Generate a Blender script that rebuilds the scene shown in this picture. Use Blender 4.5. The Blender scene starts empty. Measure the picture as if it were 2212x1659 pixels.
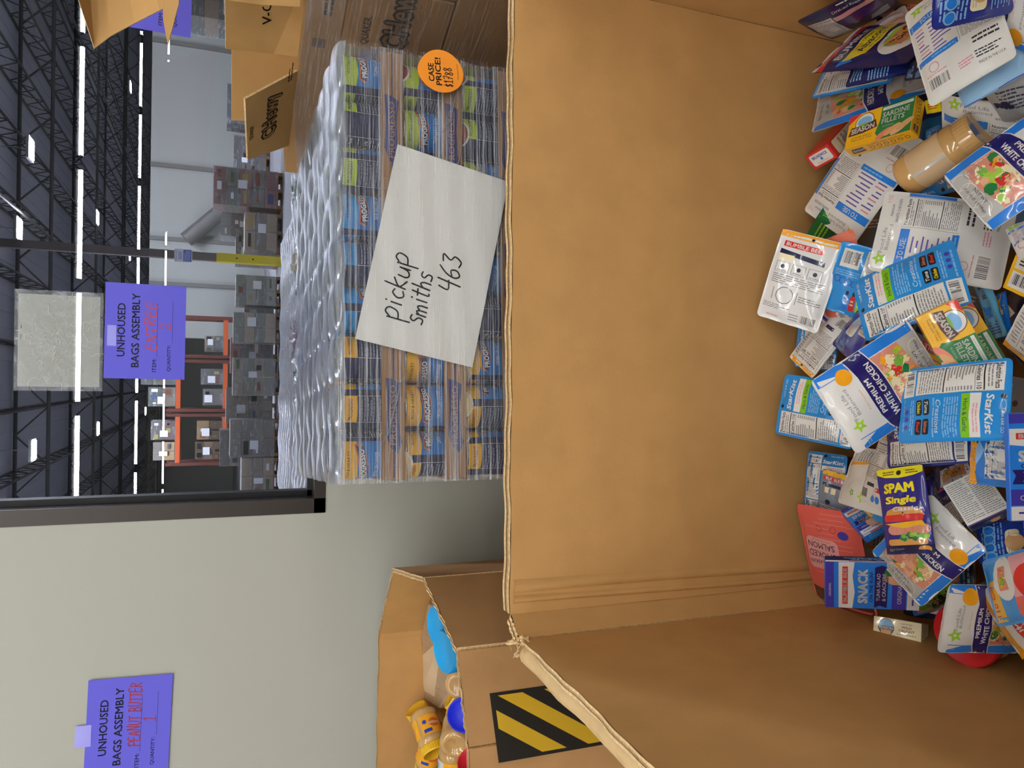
import bpy, math, random
import numpy as np
from mathutils import Matrix, Vector
from mathutils.geometry import tessellate_polygon

S = bpy.context.scene
COL = S.collection
R_ = random.Random
PI = math.pi

# ---------------------------------------------------------------- camera
F_PX, PITCH, ROLL, EYE = 1650.0, math.radians(21.0), math.radians(0.8), Vector((0, 0, 1.55))
FWD = Vector((0, math.cos(PITCH), -math.sin(PITCH)))
_r0, _u0 = Vector((1, 0, 0)), Vector((0, math.sin(PITCH), math.cos(PITCH)))
RGT = _r0 * math.cos(ROLL) + _u0 * math.sin(ROLL)
UPV = _u0 * math.cos(ROLL) - _r0 * math.sin(ROLL)
cam = bpy.data.cameras.new('camera')
cam.sensor_width, cam.sensor_fit = 36.0, 'HORIZONTAL'
cam.lens = F_PX / 2212 * 36.0
cam.clip_start, cam.clip_end = 0.02, 300
cam_o = bpy.data.objects.new('camera', cam)
COL.objects.link(cam_o)
# the phone was held in portrait, so the picture lies on its side: world up is picture left
cx, cy, cz = -UPV, RGT, -FWD
cam_o.matrix_world = Matrix(((cx.x, cy.x, cz.x, EYE.x), (cx.y, cy.y, cz.y, EYE.y), (cx.z, cy.z, cz.z, EYE.z), (0, 0, 0, 1)))
S.camera = cam_o

# ---------------------------------------------------------------- world, exposure
S.view_settings.view_transform = 'Standard'
S.view_settings.look = 'None'
S.view_settings.exposure = 0.0
S.view_settings.gamma = 1.0
S.view_settings.use_curve_mapping = False
W = bpy.data.worlds.new('world')
S.world = W
W.use_nodes = True
W.node_tree.nodes['Background'].inputs[0].default_value = (0.8, 0.88, 1.0, 1)
W.node_tree.nodes['Background'].inputs[1].default_value = 0.02
TUBE_POWER = 54.0       # radiance of the tube lamps in the room
BAY_POWER = 520.0        # radiance of the warehouse bay lamps

# ---------------------------------------------------------------- picture rays (for measuring)
def ray(x, y):
    return RGT * ((829.5 - y) / F_PX) - UPV * ((x - 1106) / F_PX) + FWD

def at_depth(x, y, Y):
    d = ray(x, y)
    return EYE + d * (Y / d.y)

def at_height(x, y, z):
    d = ray(x, y)
    return EYE + d * ((z - EYE.z) / d.z)

def at_plane(x, y, p, n):
    d = ray(x, y)
    return EYE + d * ((Vector(p) - EYE).dot(n) / d.dot(n))

# ---------------------------------------------------------------- materials
def lin(h):
    if isinstance(h, str):
        h = h.lstrip('#')
        c = [int(h[i:i + 2], 16) / 255 for i in (0, 2, 4)]
    else:
        c = [v / 255 for v in h]
    return tuple(v / 12.92 if v <= 0.04045 else ((v + 0.055) / 1.055) ** 2.4 for v in c)

_M = {}
def mat(name, h, rough=0.5, metal=0.0, coat=0.0, bump=0.0, bscale=60.0, spec=0.5, stretch=(1, 1, 1), vary=0.0, vscale=30.0, emit=0.0, trans=0.0, ior=1.45):
    if name in _M:
        return _M[name]
    m = bpy.data.materials.new(name)
    m.use_nodes = True
    nt = m.node_tree
    b = nt.nodes['Principled BSDF']
    c = lin(h)
    b.inputs['Base Color'].default_value = (*c, 1)
    b.inputs['Roughness'].default_value = rough
    b.inputs['Metallic'].default_value = metal
    b.inputs['Coat Weight'].default_value = coat
    b.inputs['Coat Roughness'].default_value = 0.08
    b.inputs['Specular IOR Level'].default_value = spec
    b.inputs['IOR'].default_value = ior
    b.inputs['Transmission Weight'].default_value = trans
    if emit:
        b.inputs['Emission Color'].default_value = (*c, 1)
        b.inputs['Emission Strength'].default_value = emit
    if bump or vary:
        tc = nt.nodes.new('ShaderNodeTexCoord')
        mp = nt.nodes.new('ShaderNodeMapping')
        mp.inputs['Scale'].default_value = stretch
        nt.links.new(tc.outputs['Object'], mp.inputs['Vector'])
    if bump:
        n = nt.nodes.new('ShaderNodeTexNoise')
        n.inputs['Scale'].default_value = bscale
        n.inputs['Detail'].default_value = 4
        nt.links.new(mp.outputs[0], n.inputs['Vector'])
        bn = nt.nodes.new('ShaderNodeBump')
        bn.inputs['Strength'].default_value = bump
        bn.inputs['Distance'].default_value = 0.004
        nt.links.new(n.outputs['Fac'], bn.inputs['Height'])
        nt.links.new(bn.outputs[0], b.inputs['Normal'])
    if vary:
        n2 = nt.nodes.new('ShaderNodeTexNoise')
        n2.inputs['Scale'].default_value = vscale
        n2.inputs['Detail'].default_value = 6
        nt.links.new(mp.outputs[0], n2.inputs['Vector'])
        cr = nt.nodes.new('ShaderNodeValToRGB')
        cr.color_ramp.elements[0].position, cr.color_ramp.elements[1].position = 0.3, 0.7
        cr.color_ramp.elements[0].color = (*[v * (1 - vary) for v in c], 1)
        cr.color_ramp.elements[1].color = (*[min(1, v * (1 + vary)) for v in c], 1)
        nt.links.new(n2.outputs['Fac'], cr.inputs[0])
        nt.links.new(cr.outputs[0], b.inputs['Base Color'])
    _M[name] = m
    return m

def ink(h, rough=0.42):          # printed colour on a package
    return mat('ink ' + str(h) + str(rough), h, rough, spec=0.4)

def film(h, rough=0.24, bump=0.35):          # glossy crinkled pouch film
    n = 'film ' + str(h)
    if n in _M:
        return _M[n]
    m = mat(n, h, .3, spec=.45, coat=.75)
    nt = m.node_tree
    N, L, b = nt.nodes, nt.links, nt.nodes['Principled BSDF']
    tc = N.new('ShaderNodeTexCoord')
    oi = N.new('ShaderNodeObjectInfo')
    ad = N.new('ShaderNodeVectorMath')
    L.new(tc.outputs['Object'], ad.inputs[0])
    L.new(oi.outputs['Location'], ad.inputs[1])
    a = N.new('ShaderNodeTexNoise')
    a.noise_type = 'RIDGED_MULTIFRACTAL'
    a.inputs['Scale'].default_value = 34
    a.inputs['Detail'].default_value = 1.5
    L.new(ad.outputs[0], a.inputs['Vector'])
    bp = N.new('ShaderNodeBump')
    bp.inputs['Strength'].default_value = .5
    bp.inputs['Distance'].default_value = .0035
    L.new(a.outputs['Fac'], bp.inputs['Height'])
    L.new(bp.outputs[0], b.inputs['Normal'])
    L.new(bp.outputs[0], b.inputs['Coat Normal'])
    return m

def streak_film(name, tint, base, streak, stretch, scale, rough=0.22, seed=0.0, gloss=0.12, edge=(.5, .72), bumps=.9):
    """clear stretch wrap: mostly see-through, with milky creases running along it"""
    m = bpy.data.materials.new(name)
    m.use_nodes = True
    nt = m.node_tree
    N, L = nt.nodes, nt.links
    N.remove(N['Principled BSDF'])
    out = N['Material Output']
    tc = N.new('ShaderNodeTexCoord')
    mp = N.new('ShaderNodeMapping')
    mp.inputs['Scale'].default_value = stretch
    mp.inputs['Location'].default_value = (seed, seed * 2, seed * 3)
    L.new(tc.outputs['Object'], mp.inputs[0])
    n = N.new('ShaderNodeTexNoise')
    n.inputs['Scale'].default_value = scale
    n.inputs['Detail'].default_value = 7
    n.inputs['Roughness'].default_value = 0.75
    L.new(mp.outputs[0], n.inputs['Vector'])
    cr = N.new('ShaderNodeValToRGB')
    cr.color_ramp.elements[0].position, cr.color_ramp.elements[1].position = edge
    cr.color_ramp.elements[0].color = (base, base, base, 1)
    cr.color_ramp.elements[1].color = (streak, streak, streak, 1)
    L.new(n.outputs['Fac'], cr.inputs[0])
    bp = N.new('ShaderNodeBump')
    bp.inputs['Strength'].default_value = bumps
    bp.inputs['Distance'].default_value = 0.004
    L.new(n.outputs['Fac'], bp.inputs['Height'])
    tr = N.new('ShaderNodeBsdfTransparent')
    df = N.new('ShaderNodeBsdfDiffuse')
    df.inputs[0].default_value = (*lin(tint), 1)
    gl = N.new('ShaderNodeBsdfGlossy')
    gl.inputs['Roughness'].default_value = rough
    gl.inputs[0].default_value = (0.95, 0.96, 1, 1)
    L.new(bp.outputs[0], gl.inputs['Normal'])
    a = N.new('ShaderNodeMixShader')
    L.new(cr.outputs[0], a.inputs[0])
    L.new(tr.outputs[0], a.inputs[1])
    L.new(df.outputs[0], a.inputs[2])
    fr = N.new('ShaderNodeFresnel')
    fr.inputs[0].default_value = 1.5
    L.new(bp.outputs[0], fr.inputs['Normal'])
    ad = N.new('ShaderNodeMath')
    ad.operation = 'MULTIPLY_ADD'
    ad.inputs[1].default_value = 0.55
    ad.inputs[2].default_value = gloss
    ad.use_clamp = True
    L.new(fr.outputs[0], ad.inputs[0])
    b = N.new('ShaderNodeMixShader')
    L.new(ad.outputs[0], b.inputs[0])
    L.new(a.outputs[0], b.inputs[1])
    L.new(gl.outputs[0], b.inputs[2])
    L.new(b.outputs[0], out.inputs[0])
    return m

def clear_pane(name, ior=1.5, mul=1.9, tint=(1, 1, 1), rough=0.0):
    m = bpy.data.materials.new(name)
    m.use_nodes = True
    nt = m.node_tree
    N, L = nt.nodes, nt.links
    N.remove(N['Principled BSDF'])
    fr = N.new('ShaderNodeFresnel')
    fr.inputs[0].default_value = ior
    mm = N.new('ShaderNodeMath')
    mm.operation = 'MULTIPLY'
    mm.use_clamp = True
    mm.inputs[1].default_value = mul
    L.new(fr.outputs[0], mm.inputs[0])
    tr = N.new('ShaderNodeBsdfTransparent')
    tr.inputs[0].default_value = (*tint, 1)
    gl = N.new('ShaderNodeBsdfGlossy')
    gl.inputs['Roughness'].default_value = rough
    mx = N.new('ShaderNodeMixShader')
    L.new(mm.outputs[0], mx.inputs[0])
    L.new(tr.outputs[0], mx.inputs[1])
    L.new(gl.outputs[0], mx.inputs[2])
    L.new(mx.outputs[0], N['Material Output'].inputs[0])
    return m

m_wood = mat('pallet wood', '#8a6a45', .8, vary=.2, vscale=9)
def kraft(name, h, vary=0.08):
    return mat(name, h, 0.72, bump=0.06, bscale=220, spec=0.22, vary=vary, vscale=14)

# ---------------------------------------------------------------- meshes
class MB:
    """collects shapes and links them as ONE mesh object"""
    def __init__(s):
        s.v, s.f, s.mi, s.sm, s.mats = [], [], [], [], []
    def mid(s, m):
        if m not in s.mats:
            s.mats.append(m)
        return s.mats.index(m)
    def add(s, verts, faces, m, smooth=False):
        o = len(s.v)
        k = s.mid(m)
        s.v.extend([tuple(p) for p in verts])
        for f in faces:
            s.f.append([i + o for i in f])
            s.mi.append(k)
            s.sm.append(smooth)
    def box(s, c, d, m, rot=None, bevel=0.0):
        x, y, z = d[0] / 2, d[1] / 2, d[2] / 2
        if bevel:
            b = min(bevel, x * .9, y * .9, z * .9)
            pts = []
            for sx in (-1, 1):
                for sy in (-1, 1):
                    for sz in (-1, 1):
                        pts += [(sx * x, sy * (y - b), sz * (z - b)), (sx * (x - b), sy * y, sz * (z - b)), (sx * (x - b), sy * (y - b), sz * z)]
            import bmesh
            bm = bmesh.new()
            for p in pts:
                bm.verts.new(p)
            bmesh.ops.convex_hull(bm, input=bm.verts)
            bm.verts.index_update()
            V = [v.co.copy() for v in bm.verts]
            Fc = [[v.index for v in f.verts] for f in bm.faces]
            bm.free()
        else:
            V = [Vector((sx * x, sy * y, sz * z)) for sx in (-1, 1) for sy in (-1, 1) for sz in (-1, 1)]
            Fc = [(0, 1, 3, 2), (4, 6, 7, 5), (0, 4, 5, 1), (2, 3, 7, 6), (0, 2, 6, 4), (1, 5, 7, 3)]
        if rot is not None:
            V = [rot @ v for v in V]
        s.add([(v[0] + c[0], v[1] + c[1], v[2] + c[2]) for v in V], Fc, m)
    def grid(s, fn, nu, nv, m, smooth=True, u=(0, 1), v=(0, 1)):
        V = [fn(u[0] + (u[1] - u[0]) * i / nu, v[0] + (v[1] - v[0]) * j / nv) for j in range(nv + 1) for i in range(nu + 1)]
        w = nu + 1
        s.add(V, [(j * w + i, j * w + i + 1, (j + 1) * w + i + 1, (j + 1) * w + i) for j in range(nv) for i in range(nu)], m, smooth)
    def bar(s, a, b, r, m, n=6):
        a, b = Vector(a), Vector(b)
        s.tube([a, b], r, m, n)
    def tube(s, pts, r, m, n=8, caps=True, smooth=True):
        pts = [Vector(p) for p in pts]
        V, Fc = [], []
        up = None
        for i, p in enumerate(pts):
            t = (pts[min(i + 1, len(pts) - 1)] - pts[max(i - 1, 0)]).normalized()
            if up is None:
                up = Vector((0, 0, 1)) if abs(t.z) < .9 else Vector((1, 0, 0))
            x = t.cross(up).normalized()
            y = x.cross(t)
            up = y
            rr = r[i] if isinstance(r, (list, tuple)) else r
            for k in range(n):
                a = 2 * PI * k / n + PI / n
                V.append(p + (x * math.cos(a) + y * math.sin(a)) * rr)
        for i in range(len(pts) - 1):
            for k in range(n):
                k2 = (k + 1) % n
                Fc.append((i * n + k, i * n + k2, (i + 1) * n + k2, (i + 1) * n + k))
        s.add(V, Fc, m, smooth)
        if caps:
            o = (len(pts) - 1) * n
            s.add(V[:n], [tuple(range(n - 1, -1, -1))], m)
            s.add(V[o:o + n], [tuple(range(n))], m)
    def lathe(s, prof, m, n=32, smooth=True):
        V = [(r * math.cos(2 * PI * k / n), r * math.sin(2 * PI * k / n), z) for r, z in prof for k in range(n)]
        Fc = [(i * n + k, i * n + (k + 1) % n, (i + 1) * n + (k + 1) % n, (i + 1) * n + k) for i in range(len(prof) - 1) for k in range(n)]
        s.add(V, Fc, m, smooth)
    def slab(s, pts, thick, m, m_edge=None):
        """flat sheet with real thickness from a 3-D outline"""
        P = [Vector(p) for p in pts]
        n = Vector((0, 0, 0))
        for i in range(len(P)):
            a, b = P[i], P[(i + 1) % len(P)]
            n += Vector(((a.y - b.y) * (a.z + b.z), (a.z - b.z) * (a.x + b.x), (a.x - b.x) * (a.y + b.y)))
        n.normalize()
        Q = [p - n * thick for p in P]
        k = len(P)
        tris = tessellate_polygon([P])
        s.add(P + Q, [tuple(t) for t in tris] + [tuple(i + k for i in reversed(t)) for t in tris], m)
        s.add(P + Q, [(i, i + k, (i + 1) % k + k, (i + 1) % k) for i in range(k)], m_edge or m)
        return n
    def build(s, name, parent=None, mtx=None, fix=True):
        me = bpy.data.meshes.new(name)
        me.from_pydata(s.v, [], s.f)
        for m in s.mats:
            me.materials.append(m)
        me.polygons.foreach_set('material_index', s.mi)
        me.polygons.foreach_set('use_smooth', s.sm)
        me.update()
        o = bpy.data.objects.new(name, me)
        COL.objects.link(o)
        if mtx is not None:
            o.matrix_world = mtx
        if parent is not None:
            o.parent = parent
        return o

def tag(o, label=None, cat=None, group=None, kind=None):
    if label: o['label'] = label
    if cat: o['category'] = cat
    if group: o['group'] = group
    if kind: o['kind'] = kind
    return o

def empty(name, label, cat, mtx=None, group=None):
    o = bpy.data.objects.new(name, None)
    o.empty_display_size = 0.05
    COL.objects.link(o)
    if mtx is not None:
        o.matrix_world = mtx
    return tag(o, label, cat, group)

def copy_tree(o, parent=None, mtx=None):
    c = o.copy()
    COL.objects.link(c)
    if parent is not None:
        c.parent = parent
    if mtx is not None:
        c.matrix_world = mtx
    for ch in list(o.children):
        copy_tree(ch, c)
    return c

def frame(loc, x, y):
    x, y = Vector(x).normalized(), Vector(y)
    y = (y - x * y.dot(x)).normalized()
    z = x.cross(y)
    return Matrix(((x.x, y.x, z.x, loc[0]), (x.y, y.y, z.y, loc[1]), (x.z, y.z, z.z, loc[2]), (0, 0, 0, 1)))

def yaw(loc, a):
    return Matrix.Translation(Vector(loc)) @ Matrix.Rotation(a, 4, 'Z')

# ---------------------------------------------------------------- printed artwork laid on a surface
_T = {}
def glyphs(txt, bold=0.0, shear=0.0, sp=1.0):
    k = (txt, bold, shear, sp)
    if k not in _T:
        c = bpy.data.curves.new('txt', 'FONT')
        c.body, c.resolution_u, c.offset, c.shear, c.space_character = txt, 2, bold, shear, sp
        o = bpy.data.objects.new('txt', c)
        m = bpy.data.meshes.new_from_object(o)
        v = np.array([q.co[:2] for q in m.vertices]) if len(m.vertices) else np.zeros((1, 2))
        f = [tuple(p.vertices) for p in m.polygons]
        bpy.data.meshes.remove(m)
        bpy.data.objects.remove(o)
        bpy.data.curves.remove(c)
        lo, hi = v.min(0), v.max(0)
        _T[k] = ((v - (lo + hi) / 2), f, hi - lo)
    return _T[k]

def split_tris(P, T, step):
    P = [tuple(p) for p in P]
    T = list(T)
    cache = {}
    out = []
    st = [t for t in T]
    while st:
        t = st.pop()
        L = [(math.dist(P[t[i]], P[t[(i + 1) % 3]]), i) for i in range(3)]
        l, i = max(L)
        if l <= step:
            out.append(t)
            continue
        a, b, c = t[i], t[(i + 1) % 3], t[(i + 2) % 3]
        k = (min(a, b), max(a, b))
        if k not in cache:
            cache[k] = len(P)
            P.append(((P[a][0] + P[b][0]) / 2, (P[a][1] + P[b][1]) / 2))
        mdl = cache[k]
        st += [(a, mdl, c), (mdl, b, c)]
    return P, out

class Art:
    """2-D print: a in [-1,1] to the right, b in [-1,1] upwards, laid on surface fn(x, y, lift)"""
    def __init__(s, mb, fn, W, H, step=0.008, lift=2.5e-4, rot=0):
        s.mb, s.fn, s.W, s.H, s.step, s.lift = mb, fn, W, H, step, lift
        s.c, s.sn = math.cos(rot), math.sin(rot)
    def _put(s, P, F, m, L):
        s.mb.add([s.fn(p[0] * s.c - p[1] * s.sn, p[0] * s.sn + p[1] * s.c, s.lift * L) for p in P], F, m, True)
    def xy(s, a, b):
        return a * s.W / 2, b * s.H / 2
    def rect(s, m, a0, b0, a1, b1, L=1):
        x0, y0 = s.xy(a0, b0)
        x1, y1 = s.xy(a1, b1)
        st = s.step or 9
        nu, nv = max(1, math.ceil(abs(x1 - x0) / st)), max(1, math.ceil(abs(y1 - y0) / st))
        P = [(x0 + (x1 - x0) * i / nu, y0 + (y1 - y0) * j / nv) for j in range(nv + 1) for i in range(nu + 1)]
        w = nu + 1
        s._put(P, [(j * w + i, j * w + i + 1, (j + 1) * w + i + 1, (j + 1) * w + i) for j in range(nv) for i in range(nu)], m, L)
    def poly(s, m, pts, L=1, metres=False):
        P = pts if metres else [s.xy(*p) for p in pts]
        T = [tuple(t) for t in tessellate_polygon([[Vector((p[0], p[1], 0)) for p in P]])]
        if s.step:
            P, T = split_tris(P, T, s.step)
        s._put(P, T, m, L)
    def rrect(s, m, a0, b0, a1, b1, r=.004, L=1):
        x0, y0 = s.xy(a0, b0)
        x1, y1 = s.xy(a1, b1)
        pts = []
        for cx_, cy_, t in ((x1 - r, y1 - r, 0), (x0 + r, y1 - r, 1), (x0 + r, y0 + r, 2), (x1 - r, y0 + r, 3)):
            for k in range(5):
                an = (t + k / 4) * PI / 2
                pts.append((cx_ + r * math.cos(an), cy_ + r * math.sin(an)))
        s.poly(m, pts, L, True)
    def disc(s, m, a, b, r, L=1, ry=None, n=20, rot=0):
        x, y = s.xy(a, b)
        ry = ry or r
        cr, sr = math.cos(rot), math.sin(rot)
        s.poly(m, [(x + r * math.cos(t) * cr - ry * math.sin(t) * sr, y + r * math.cos(t) * sr + ry * math.sin(t) * cr) for t in [2 * PI * k / n for k in range(n)]], L, True)
    def ring(s, m, a, b, r, w, L=1, n=20):
        x, y = s.xy(a, b)
        P = [(x + q * math.cos(2 * PI * k / n), y + q * math.sin(2 * PI * k / n)) for q in (r - w, r) for k in range(n)]
        s._put(P, [(k, (k + 1) % n, n + (k + 1) % n, n + k) for k in range(n)], m, L)
    def text(s, m, t, a, b, w, h, L=2, rot=0, bold=0.0, shear=0.0, sp=1.0):
        """text fitted into a box w x h (fractions of half width / half height) centred on a, b"""
        v, f, d = glyphs(t, 0.0, shear, sp)
        x, y = s.xy(a, b)
        kx, ky = w * s.W / 2 / max(d[0] + 2 * bold, 1e-6), h * s.H / 2 / max(d[1] + 2 * bold, 1e-6)
        cr, sr = math.cos(rot), math.sin(rot)
        n = 8 if bold > .05 else 4
        sh = [(bold * math.cos(PI / 4 + 2 * PI * i / n), bold * math.sin(PI / 4 + 2 * PI * i / n)) for i in range(n)] if bold > .004 else [(0, 0)]
        if bold > .05: sh += [(q[0] * .5, q[1] * .5) for q in sh[:4]]
        for ox, oy in sh:
            s._put([(x + (p[0] + ox) * kx * cr - (p[1] + oy) * ky * sr, y + (p[0] + ox) * kx * sr + (p[1] + oy) * ky * cr) for p in v], f, m, L)
    def lines(s, m, a0, b0, a1, b1, n, L=2, seed=1, fill=.45, words=True):
        """small print too fine to read: rows of word-length marks"""
        rr = R_(seed)
        dh = (b1 - b0) / n
        for i in range(n):
            b = b1 - dh * (i + .5)
            a = a0
            end = a1 if rr.random() > .3 else a0 + (a1 - a0) * rr.uniform(.55, .95)
            while a < end:
                w = min((a1 - a0) * (rr.uniform(.08, .26) if words else 1), end - a)
                s.rect(m, a, b - dh * fill / 2, a + w, b + dh * fill / 2, L)
                a += w + (a1 - a0) * .03
    def barcode(s, mw, mk, a0, b0, a1, b1, L=2, seed=3, n=22, vertical=True):
        s.rect(mw, a0, b0, a1, b1, L)
        rr = R_(seed)
        for i in range(n):
            t, w = (i + .5) / n, rr.choice((.25, .5, .8)) / n * .9
            pa, pb = .08, .12
            if vertical:
                q = a0 + (a1 - a0) * (pa + (1 - 2 * pa) * t)
                dw = abs(a1 - a0) * w * .42
                s.rect(mk, q - dw, b0 + (b1 - b0) * (pb + .1), q + dw, b1 - (b1 - b0) * pb, L + 1)
            else:
                q = b0 + (b1 - b0) * (pa + (1 - 2 * pa) * t)
                dw = abs(b1 - b0) * w * .42
                s.rect(mk, a0 + (a1 - a0) * (pb + .1), q - dw, a1 - (a1 - a0) * pb, q + dw, L + 1)
    def stroke(s, m, pts, w, L=3):
        """ink ribbon along a polyline given in metres"""
        P = [Vector((p[0], p[1])) for p in pts]
        V, Fc = [], []
        for i, p in enumerate(P):
            t = (P[min(i + 1, len(P) - 1)] - P[max(0, i - 1)])
            t = t.normalized() if t.length > 1e-9 else Vector((1, 0))
            n = Vector((-t.y, t.x)) * w / 2
            V += [p + n, p - n]
        for i in range(len(P) - 1):
            Fc.append((2 * i, 2 * i + 1, 2 * i + 3, 2 * i + 2))
        s._put(V, Fc, m, L)
        for p in (P[0], P[-1]):
            q = [(p.x + w / 2 * math.cos(2 * PI * k / 8), p.y + w / 2 * math.sin(2 * PI * k / 8)) for k in range(8)]
            s._put(q, [tuple(range(8))], m, L)

def flat(x, y, o):
    return (x, y, o)

# single-line handwriting, each glyph on a unit-high grid: (advance, strokes)
HAND = {
 'P': (.62, [[(.06, -.05), (.12, 1)], [(.0, .86), (.3, 1.02), (.58, .86), (.52, .56), (.1, .46)]]),
 'p': (.6, [[(.0, .62), (.1, -.45)], [(.04, .5), (.25, .75), (.5, .6), (.42, .2), (.08, .1)]]),
 'i': (.28, [[(.1, .55), (.12, 0)], [(.12, .8), (.13, .84)]]),
 'c': (.46, [[(.42, .52), (.22, .58), (.05, .3), (.2, .02), (.44, .1)]]),
 'k': (.5, [[(.08, 1), (.06, 0)], [(.44, .6), (.08, .3), (.46, -.02)]]),
 'u': (.56, [[(.06, .58), (.06, .15), (.22, 0), (.42, .15), (.46, .58)], [(.46, .58), (.5, .0)]]),
 's': (.42, [[(.4, .6), (.18, .64), (.08, .46), (.34, .26), (.3, .02), (.02, .04)]]),
 'm': (.72, [[(.04, .56), (.05, 0)], [(.05, .4), (.2, .58), (.3, .4), (.32, 0)], [(.32, .4), (.48, .58), (.6, .4), (.62, 0)]]),
 't': (.4, [[(.18, .95), (.16, .05), (.3, 0)], [(.0, .62), (.38, .66)]]),
 'h': (.52, [[(.08, 1), (.06, 0)], [(.07, .38), (.26, .55), (.4, .38), (.42, 0)]]),
 '4': (.58, [[(.08, .85), (.04, .42), (.5, .46)], [(.44, .95), (.4, -.1)]]),
 '6': (.55, [[(.42, .95), (.14, .6), (.05, .22), (.22, .0), (.44, .16), (.36, .42), (.1, .34)]]),
 '3': (.52, [[(.06, .9), (.4, .94), (.22, .56), (.46, .36), (.3, .02), (.02, .08)]]),
 'E': (.55, [[(.45, .98), (.08, .96), (.05, .02), (.46, .04)], [(.07, .5), (.4, .54)]]),
 'N': (.6, [[(.06, 0), (.08, .98)], [(.08, .98), (.46, .02)], [(.46, .02), (.5, 1)]]),
 'T': (.5, [[(.24, .95), (.22, 0)], [(.0, .93), (.5, 1)]]),
 'R': (.58, [[(.06, 0), (.08, .98)], [(.02, .95), (.4, .92), (.44, .66), (.08, .5)], [(.16, .5), (.5, 0)]]),
 'A': (.58, [[(.02, 0), (.26, 1), (.5, 0)], [(.1, .36), (.44, .4)]]),
 'U': (.58, [[(.06, 1), (.08, .2), (.26, .0), (.44, .2), (.48, 1)]]),
 'B': (.58, [[(.06, 0), (.08, .98)], [(.02, .98), (.4, .92), (.38, .6), (.1, .52)], [(.1, .52), (.48, .42), (.44, .08), (.04, .0)]]),
 '1': (.44, [[(.08, .74), (.24, .98), (.22, .02)], [(.02, .02), (.42, .04)]]),
 '2': (.6, [[(.04, .76), (.22, 1), (.44, .82), (.3, .4), (.02, .04), (.58, .1)]]),
 '$': (.5, [[(.42, .78), (.2, .84), (.1, .62), (.38, .42), (.34, .18), (.06, .2)], [(.26, 1), (.22, 0)]]),
 '7': (.5, [[(.04, .92), (.44, .96), (.16, 0)], [(.1, .46), (.36, .5)]]),
 '8': (.5, [[(.4, .86), (.18, .96), (.1, .72), (.4, .34), (.3, .04), (.08, .16), (.18, .46), (.42, .78)]]),
 ' ': (.4, []),
}
def smooth_line(p, k=4):
    if len(p) < 3:
        return p
    out = []
    for i in range(len(p) - 1):
        p0, p1, p2, p3 = p[max(0, i - 1)], p[i], p[i + 1], p[min(len(p) - 1, i + 2)]
        for j in range(k):
            t = j / k
            out.append(tuple(.5 * (2 * p1[d] + (p2[d] - p0[d]) * t + (2 * p0[d] - 5 * p1[d] + 4 * p2[d] - p3[d]) * t * t + (3 * p1[d] - p0[d] - 3 * p2[d] + p3[d]) * t ** 3) for d in (0, 1)))
    return out + [p[-1]]

def hand(art, m, txt, x, y, h, w, kx=1.0, L=3, rot=0.0, seed=0, slant=.12):
    """handwriting from x, y (metres), letter height h, pen width w"""
    rr = R_(seed)
    cr, sr = math.cos(rot), math.sin(rot)
    px = 0.0
    for ch in txt:
        adv, st = HAND[ch]
        dy, sc = rr.uniform(-.06, .06), rr.uniform(.92, 1.08)
        for q in st:
            pts = []
            for a, b in smooth_line(q):
                b = b * sc + dy
                gx, gy = (px + (a + slant * b) * kx) * h, b * h
                pts.append((x + gx * cr - gy * sr, y + gx * sr + gy * cr))
            art.stroke(m, pts, w, L)
        px += (adv + .08) * kx

# ================================================================ the room
GLASS_Y, WALL_Y = 2.50, 2.41
m_wall = mat('wall paint', '#b0b0a5', .8, bump=.05, bscale=90, spec=.25)
m_wall2 = mat('room wall paint', '#b9bab2', .85, spec=.2)
m_floor = mat('room floor concrete', '#8d8b86', .55, vary=.15, vscale=3)
m_ceil = mat('room ceiling deck', '#a4a4a2', .9)
m_bronze = mat('dark bronze aluminium', '#3a3330', .38, metal=.35)
m_gasket = mat('black rubber gasket', '#0c0c0e', .5)

def structure(name, mb):
    return tag(mb.build(name), kind='structure')

mb = MB(); mb.box((4, -9.8, -.05), (20, 24.6, .1), m_floor); structure('floor', mb)
mb = MB(); mb.box((4, -9.8, 3.75), (20, 24.6, .1), m_ceil); structure('ceiling', mb)
mb = MB(); mb.box((-6.05, -9.8, 1.85), (.1, 24.6, 3.7), m_wall2); structure('wall_left', mb)
mb = MB(); mb.box((14.05, -9.8, 1.85), (.1, 24.6, 3.7), m_wall2); structure('wall_right', mb)
mb = MB(); mb.box((4, -22.1, 1.85), (20.2, .1, 3.7), m_wall2); structure('wall_back', mb)
# front wall, opened for the big warehouse window
WX0, WX1, WZ0, WZ1 = -.405, 3.3, 1.238, 2.75
mb = MB()
yc, th = WALL_Y + .09, .18
mb.box(((-6 + WX0) / 2, yc, 1.85), (WX0 + 6, th, 3.7), m_wall)
mb.box(((WX0 + WX1) / 2, yc, WZ0 / 2), (WX1 - WX0, th, WZ0), m_wall)
mb.box(((WX0 + WX1) / 2, yc, (WZ1 + 3.7) / 2), (WX1 - WX0, th, 3.7 - WZ1), m_wall)
mb.box(((WX1 + 14) / 2, yc, 1.85), (14 - WX1, th, 3.7), m_wall)
structure('wall_front', mb)

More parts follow.
